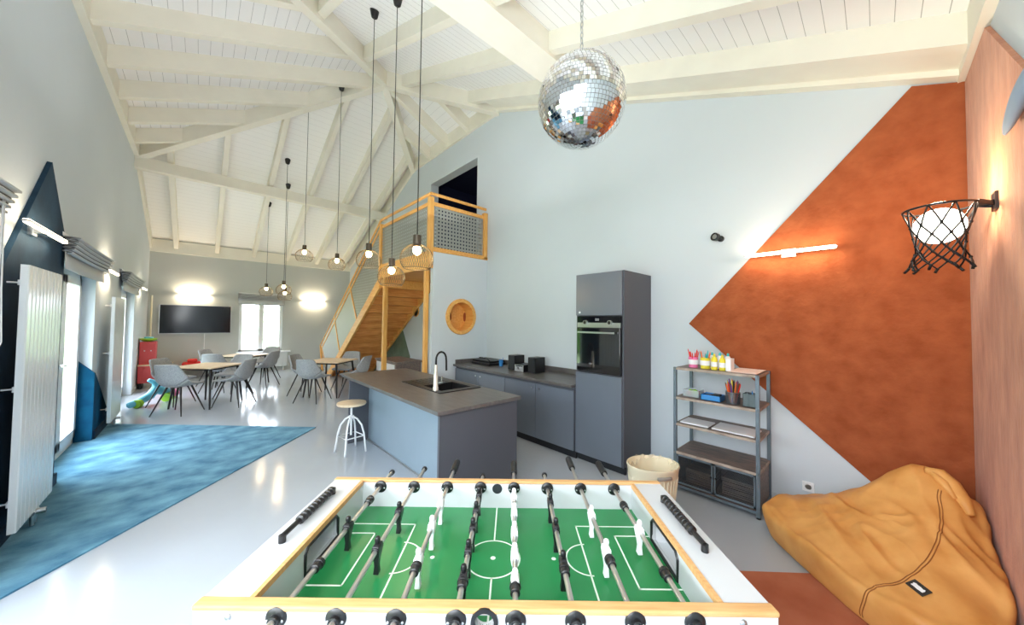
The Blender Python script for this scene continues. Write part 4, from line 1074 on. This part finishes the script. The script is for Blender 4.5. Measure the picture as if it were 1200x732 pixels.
MB().tube([on_bag(p, .012)[0] for p in lp], [.02,.036,.042,.036,.018], 12).build('gathered_end', M['leather'], bean_bag, smooth=180)
MB().tube([on_bag(p, .02)[0]+Vector((-.02,.035,0)) for p in lp[1:4]], [.012,.026,.012], 10).build('gathered_end', M['leather'], bean_bag, smooth=180)

# ---------------------------------------------------------------- foosball table
az = math.radians(47.2164); cz, sz_ = math.cos(az), math.sin(az)
wx, wy = 1.2*cz-.056*sz_, 1.2*sz_+.056*cz
t = thing('foosball_table', 'white foosball table with green pitch and beech edges', 'foosball table', (wx,wy,0), az-PI/2)
W, D, ZT = .725, .345, .87
def fb(mb, name, m, par=t, **k): return mb.build(name, m, par, local=True, **k)
RX = [(i-3.5)*.148 for i in range(8)]; RZ = .843
fb(MB().holed([(-W,.56),(W,.56),(W,ZT-.014),(-W,ZT-.014)], [circ(-.003,.838,.0235,28)], 'y', -D, -D+.026), 'near_side', M['gt_white'])
fb(MB().box(-W,D-.026,.56,W,D,ZT-.012), 'far_side', M['gt_white'])
fb(MB().box(-W-.003,-D-.003,ZT-.014,W+.003,-D+.029,ZT), 'beech_edge', M['ply'], bevel=.004)
fb(MB().box(-W-.003,D-.022,ZT-.012,W+.003,D+.003,ZT), 'beech_edge', M['ply'], bevel=.003)
for s in (-1, 1):
    a, b = sorted((s*.608, s*W))
    fb(MB().box(a,-D+.029,ZT-.02,b,D-.022,ZT-.004), 'end_top', M['gt_white'])
    a, b = sorted((s*.595, s*.608))
    fb(MB().box(a,-D+.029,ZT-.02,b,D-.026,ZT-.002), 'beech_edge', M['ply'])
    a, b = sorted((s*(W-.02), s*W))
    fb(MB().box(a,-D+.026,.56,b,D-.026,ZT-.02), 'end_side', M['gt_white'])
    a, b = sorted((s*.597, s*.612))
    rr_ = [(-.1,.762),(.1,.762),(.1,.828),(.085,.842),(-.085,.842),(-.1,.828)]
    fb(MB().holed([(-D+.026,.70),(D-.026,.70),(D-.026,ZT-.02),(-D+.026,ZT-.02)], [rr_], 'x', a, b), 'goal_wall', M['gt_white'])
    pts = [(s*.596, y*1.0, z) for y, z in ((-.102,.76),(-.102,.828),(-.086,.845),(.086,.845),(.102,.828),(.102,.76))]
    fb(MB().tube(pts, .0055, 8, True), 'goal_frame', M['blackp'], smooth=60)
    a, b = sorted((s*.612, s*.70))
    fb(MB().box(a,-.13,.745,b,.13,.75).box(a,.105,.75,b,.11,.845), 'goal_pocket', M['goalin'])
fb(MB().box(-.597,-D+.026,.735,.597,D-.026,.755), 'pitch', M['pitch'])
LZ = .7556
ln = MB(); lw = .0028
def seg(x0, y0, x1, y1):
    if abs(x0-x1) < 1e-6: ln.box(x0-lw,min(y0,y1)-lw,.755,x0+lw,max(y0,y1)+lw,LZ)
    else: ln.box(min(x0,x1)-lw,y0-lw,.755,max(x0,x1)+lw,y0+lw,LZ)
def arc(cx, cy, r, a0, a1, n=28):
    for i in range(n):
        p = a0+(a1-a0)*i/n; q = a0+(a1-a0)*(i+1)/n
        vs = [(cx+(r-lw)*math.cos(p),cy+(r-lw)*math.sin(p),LZ),(cx+(r+lw)*math.cos(p),cy+(r+lw)*math.sin(p),LZ),(cx+(r+lw)*math.cos(q),cy+(r+lw)*math.sin(q),LZ),(cx+(r-lw)*math.cos(q),cy+(r-lw)*math.sin(q),LZ)]
        ln.add(vs, [(0,1,2,3)])
seg(0,-D+.03,0,-.093); seg(0,.093,0,D-.03); arc(0,0,.093,0,2*PI,48)
ln.add([(.009*math.cos(2*PI*k/20),.009*math.sin(2*PI*k/20),LZ) for k in range(20)], [tuple(range(20))])
for s in (-1, 1):
    seg(s*.594,.13,s*.464,.13); seg(s*.594,-.13,s*.464,-.13); seg(s*.464,-.13,s*.464,.13)
    seg(s*.594,.19,s*.325,.19); seg(s*.594,-.19,s*.325,-.19); seg(s*.325,-.19,s*.325,.19)
    a0 = PI/2 if s > 0 else -PI/2; arc(s*.335,0,.078,a0,a0+PI)
    ln.add([(s*.212+.008*math.cos(2*PI*k/20),.008*math.sin(2*PI*k/20),LZ) for k in range(20)], [tuple(range(20))])
fb(ln, 'pitch_markings', M['line'])
def player(mb, x, y):
    """hanging figure: head, shoulders, body, kicking foot (local coords)"""
    z = RZ
    mb.lathe([(.0001,.040),(.007,.038),(.0095,.030),(.0085,.022),(.005,.018),(.006,.016)], 10, (x,y,z))
    def ring_(zz, hx, hy): return [(x-hx,y-hy,z+zz),(x+hx,y-hy,z+zz),(x+hx,y+hy,z+zz),(x-hx,y+hy,z+zz)]
    secs = [(.019,.006,.010),(.014,.011,.017),(.0,.0125,.018),(-.014,.011,.015),(-.030,.008,.011),(-.050,.006,.009),(-.062,.007,.0095),(-.076,.0085,.0105),(-.078,.006,.009)]
    vs = []; 
    for s_ in secs: vs += ring_(*s_)
    fs = [(0,1,2,3), tuple((len(secs)-1)*4+k for k in (3,2,1,0))]+[(i*4+k, i*4+(k+1) % 4, (i+1)*4+(k+1) % 4, (i+1)*4+k) for i in range(len(secs)-1) for k in range(4)]
    mb.add(vs, fs)
    mb.cyl((x,y-.021,z),(x,y+.021,z),.0125,n=12)
men = [([0.02],'b'),([.12,-.09],'b'),([.18,.03,-.145],'w'),([.245,.13,.02,-.10,-.21],'b'),([.235,.12,.0,-.115,-.225],'w'),([.198,.025,-.147],'b'),([.11,-.09],'w'),([.017],'w')]
stops = [[.195,-.17],[],[-.18],[-.235],[-.25],[-.18],[-.14],[.175,-.19]]
far_end = [.45,.49,.59,.42,.58,.44,.645,.59]
for i in range(8):
    x = RX[i]; ys_, c = men[i]
    blk = c == 'b'
    y0 = -D-.22 if blk else -D-.13; y1 = far_end[i]
    rod = fb(MB().cyl((x,y0,RZ),(x,y1-(0 if blk else .1),RZ),.0078,n=20), 'rod', M['rod'], smooth=60)
    for y in ys_:
        mb = MB(); player(mb, x, y); fb(mb, 'player_figure', M['man_b'] if blk else M['man_w'], rod, smooth=55, bevel=.0015)
    for y in stops[i]:
        fb(MB().tube([(x,y-.017,RZ),(x,y-.015,RZ),(x,y+.004,RZ),(x,y+.005,RZ),(x,y+.016,RZ),(x,y+.017,RZ)], [.011,.0135,.0135,.016,.016,.012], 16), 'rubber_stop', M['blackp'], rod, smooth=50)
    if blk:
        fb(MB().lathe([(.012,0),(.013,.012),(.008,.02)], 14, (x,y1,RZ), Matrix.Rotation(-PI/2,3,'X')), 'end_cap', M['blackp'], rod, smooth=50)
        hy0, hy1 = y0-.12, y0
    else:
        hy0, hy1 = y1-.12, y1
    prof = []
    for k in range(13):
        prof.append((.0155+(.0012 if k % 2 else -.0008), .12*k/12))
    prof = [(.008,-.001)]+prof+[(.011,.124)]
    fb(MB().lathe(prof, 12, (x,hy0,RZ), Matrix.Rotation(-PI/2,3,'X')), 'handle', M['holder'] if 0 else M['blackp'], rod, smooth=30)
    for yb, sg in ((-D,-1),(D-.026,-1)):
        Mr = Matrix.Rotation(PI/2 if sg < 0 else -PI/2, 3, 'X')
        be = fb(MB().lathe([(.026,0),(.026,.003),(.022,.007),(.013,.008),(.013,.017),(.0085,.018)], 28, (x,yb,RZ), Mr), 'bearing', M['blackp'], smooth=40)
        for sx_ in (-.018, .018):
            fb(MB().lathe([(.0035,.004),(.0035,.008),(.002,.009)], 10, (x+sx_,yb,RZ-.004), Mr), 'screw', M['steel'], be, smooth=60)
# ball port ring and far hole
rg = MB(); n = 36; pr = [(.034,-D),(.034,-D-.006),(.0235,-D-.006),(.0235,-D+.02)]
vs = [(-.003+r*math.cos(2*PI*k/n), y, .838+r*math.sin(2*PI*k/n)) for k in range(n) for r, y in pr]
rg.add(vs, [(k*4+j, k*4+j+1, ((k+1) % n)*4+j+1, ((k+1) % n)*4+j) for k in range(n) for j in range(3)])
fb(rg, 'ball_port', M['blackp'], smooth=40)
fb(MB().lathe([(.0001,.001),(.021,.001),(.022,0)], 28, (0.0,D-.026,.838), Matrix.Rotation(PI/2,3,'X')), 'ball_hole', M['dark'], smooth=40)
for s in (-1, 1):
    fb(MB().lathe([(.0001,.005),(.006,.005),(.009,.002),(.009,0)], 16, (s*.638,-D,.842), Matrix.Rotation(PI/2,3,'X')), 'bolt', M['steel'], smooth=60)
    xc = s*.672; ya_, yb_ = (-.10,.205) if s < 0 else (-.12,.17)
    ct = MB().cyl((xc,ya_,.885),(xc,yb_,.885),.0085)
    fb_ = fb(ct, 'score_counter', M['blackp'])
    for y_ in (ya_, yb_): fb(MB().cyl((xc,y_,.866),(xc,y_,.889),.011,n=14), 'counter_stand', M['blackp'], fb_, smooth=40)
    for k in range(10):
        y = yb_-.016-k*.0215
        fb(MB().lathe([(.010,-.0098),(.0155,-.006),(.0155,.006),(.010,.0098)], 14, (xc,y,.885), Matrix.Rotation(PI/2,3,'X')), 'bead', M['blackp'], fb_, smooth=40)
fb(MB().box(-.7,-D+.03,.56,.7,D-.03,.58), 'bottom_board', M['gt_white'])
for sx_ in (-1, 1):
    for sy_ in (-1, 1):
        fb(MB().box(sx_*.66-.045,sy_*.28-.045,0,sx_*.66+.045,sy_*.28+.045,.56), 'leg', M['gt_white'], bevel=.004)


# ---------------------------------------------------------------- camera
cam = bpy.data.cameras.new('camera'); co = bpy.data.objects.new('camera', cam); C.objects.link(co)
f_, yaw, pit, rol = 394.59, .8240823, .0281580, .0120807
F = Vector((math.cos(pit)*math.cos(yaw), math.cos(pit)*math.sin(yaw), math.sin(pit)))
r = Vector((math.sin(yaw), -math.cos(yaw), 0)); u = r.cross(F)
r2 = r*math.cos(rol)+u*math.sin(rol); u2 = -r*math.sin(rol)+u*math.cos(rol)
mw = Matrix((r2, u2, -F)).transposed().to_4x4(); mw.translation = (0,0,1.58)
co.matrix_world = mw
cam.sensor_width = 36; cam.lens = f_*36/1200; cam.clip_start = .05; cam.clip_end = 200
bpy.context.scene.camera = co

# ---------------------------------------------------------------- light
wd = bpy.data.worlds.new('world'); bpy.context.scene.world = wd; wd.use_nodes = True
bg = wd.node_tree.nodes['Background']; bg.inputs[0].default_value = (.82,.9,1,1); bg.inputs[1].default_value = 14.5
def portal(loc, sx, sy, rot):
    l = bpy.data.lights.new('daylight', 'AREA'); l.shape = 'RECTANGLE'; l.size = sx; l.size_y = sy; l.cycles.is_portal = True
    o = bpy.data.objects.new('daylight', l); C.objects.link(o); o.location = loc; o.rotation_euler = rot
for y0, y1 in ((5.27,6.84),(8.75,10.35),(1.75,3.3),(-.1,1.45)):
    portal((XL-.22,(y0+y1)/2,1.06), 2.1, y1-y0, (0,-PI/2,0))
portal((1.37,YF+.22,1.33), 1.1, 1.5, (-PI/2,0,0))
def area(loc, target, sx, sy, e, col=(1,1,1)):
    l = bpy.data.lights.new('area', 'AREA'); l.shape = 'RECTANGLE'; l.size = sx; l.size_y = sy; l.energy = e; l.color = col
    o = bpy.data.objects.new('area_light', l); C.objects.link(o); o.location = loc
    o.rotation_euler = (Vector(target)-Vector(loc)).to_track_quat('-Z','Y').to_euler()
# fill lights added to even out the brightness, no visible source
area((1.5,3.6,3.3), (1.5,3.6,7), 3.6, 4.0, 26, (1,.98,.96))  # added fill facing up, bounced off the near ceiling
area((1.2,9.6,3.0), (1.2,9.6,6), 3.0, 3.5, 10, (1,.97,.92))  # added fill facing up, bounced off the far ceiling
area((-.5,-.36,2.2), (3.0,2.4,1.3), 1.0, 1.6, 50, (.95,.98,1))  # added flash-like fill from beside the camera
area((-.85,.75,1.75), (3.8,.9,1.75), 2.2, 1.8, 58, (.9,.95,1))  # added side fill imitating daylight from the left wall
sc = bpy.context.scene
sc.view_settings.view_transform = 'Standard'; sc.view_settings.look = 'None'; sc.view_settings.exposure = 0.3
sc.cycles.use_denoising = True
sc.cycles.max_bounces = 10; sc.cycles.diffuse_bounces = 6; sc.cycles.transparent_max_bounces = 24
sc.cycles.sample_clamp_indirect = 6
sc.cycles.caustics_reflective = False; sc.cycles.caustics_refractive = False
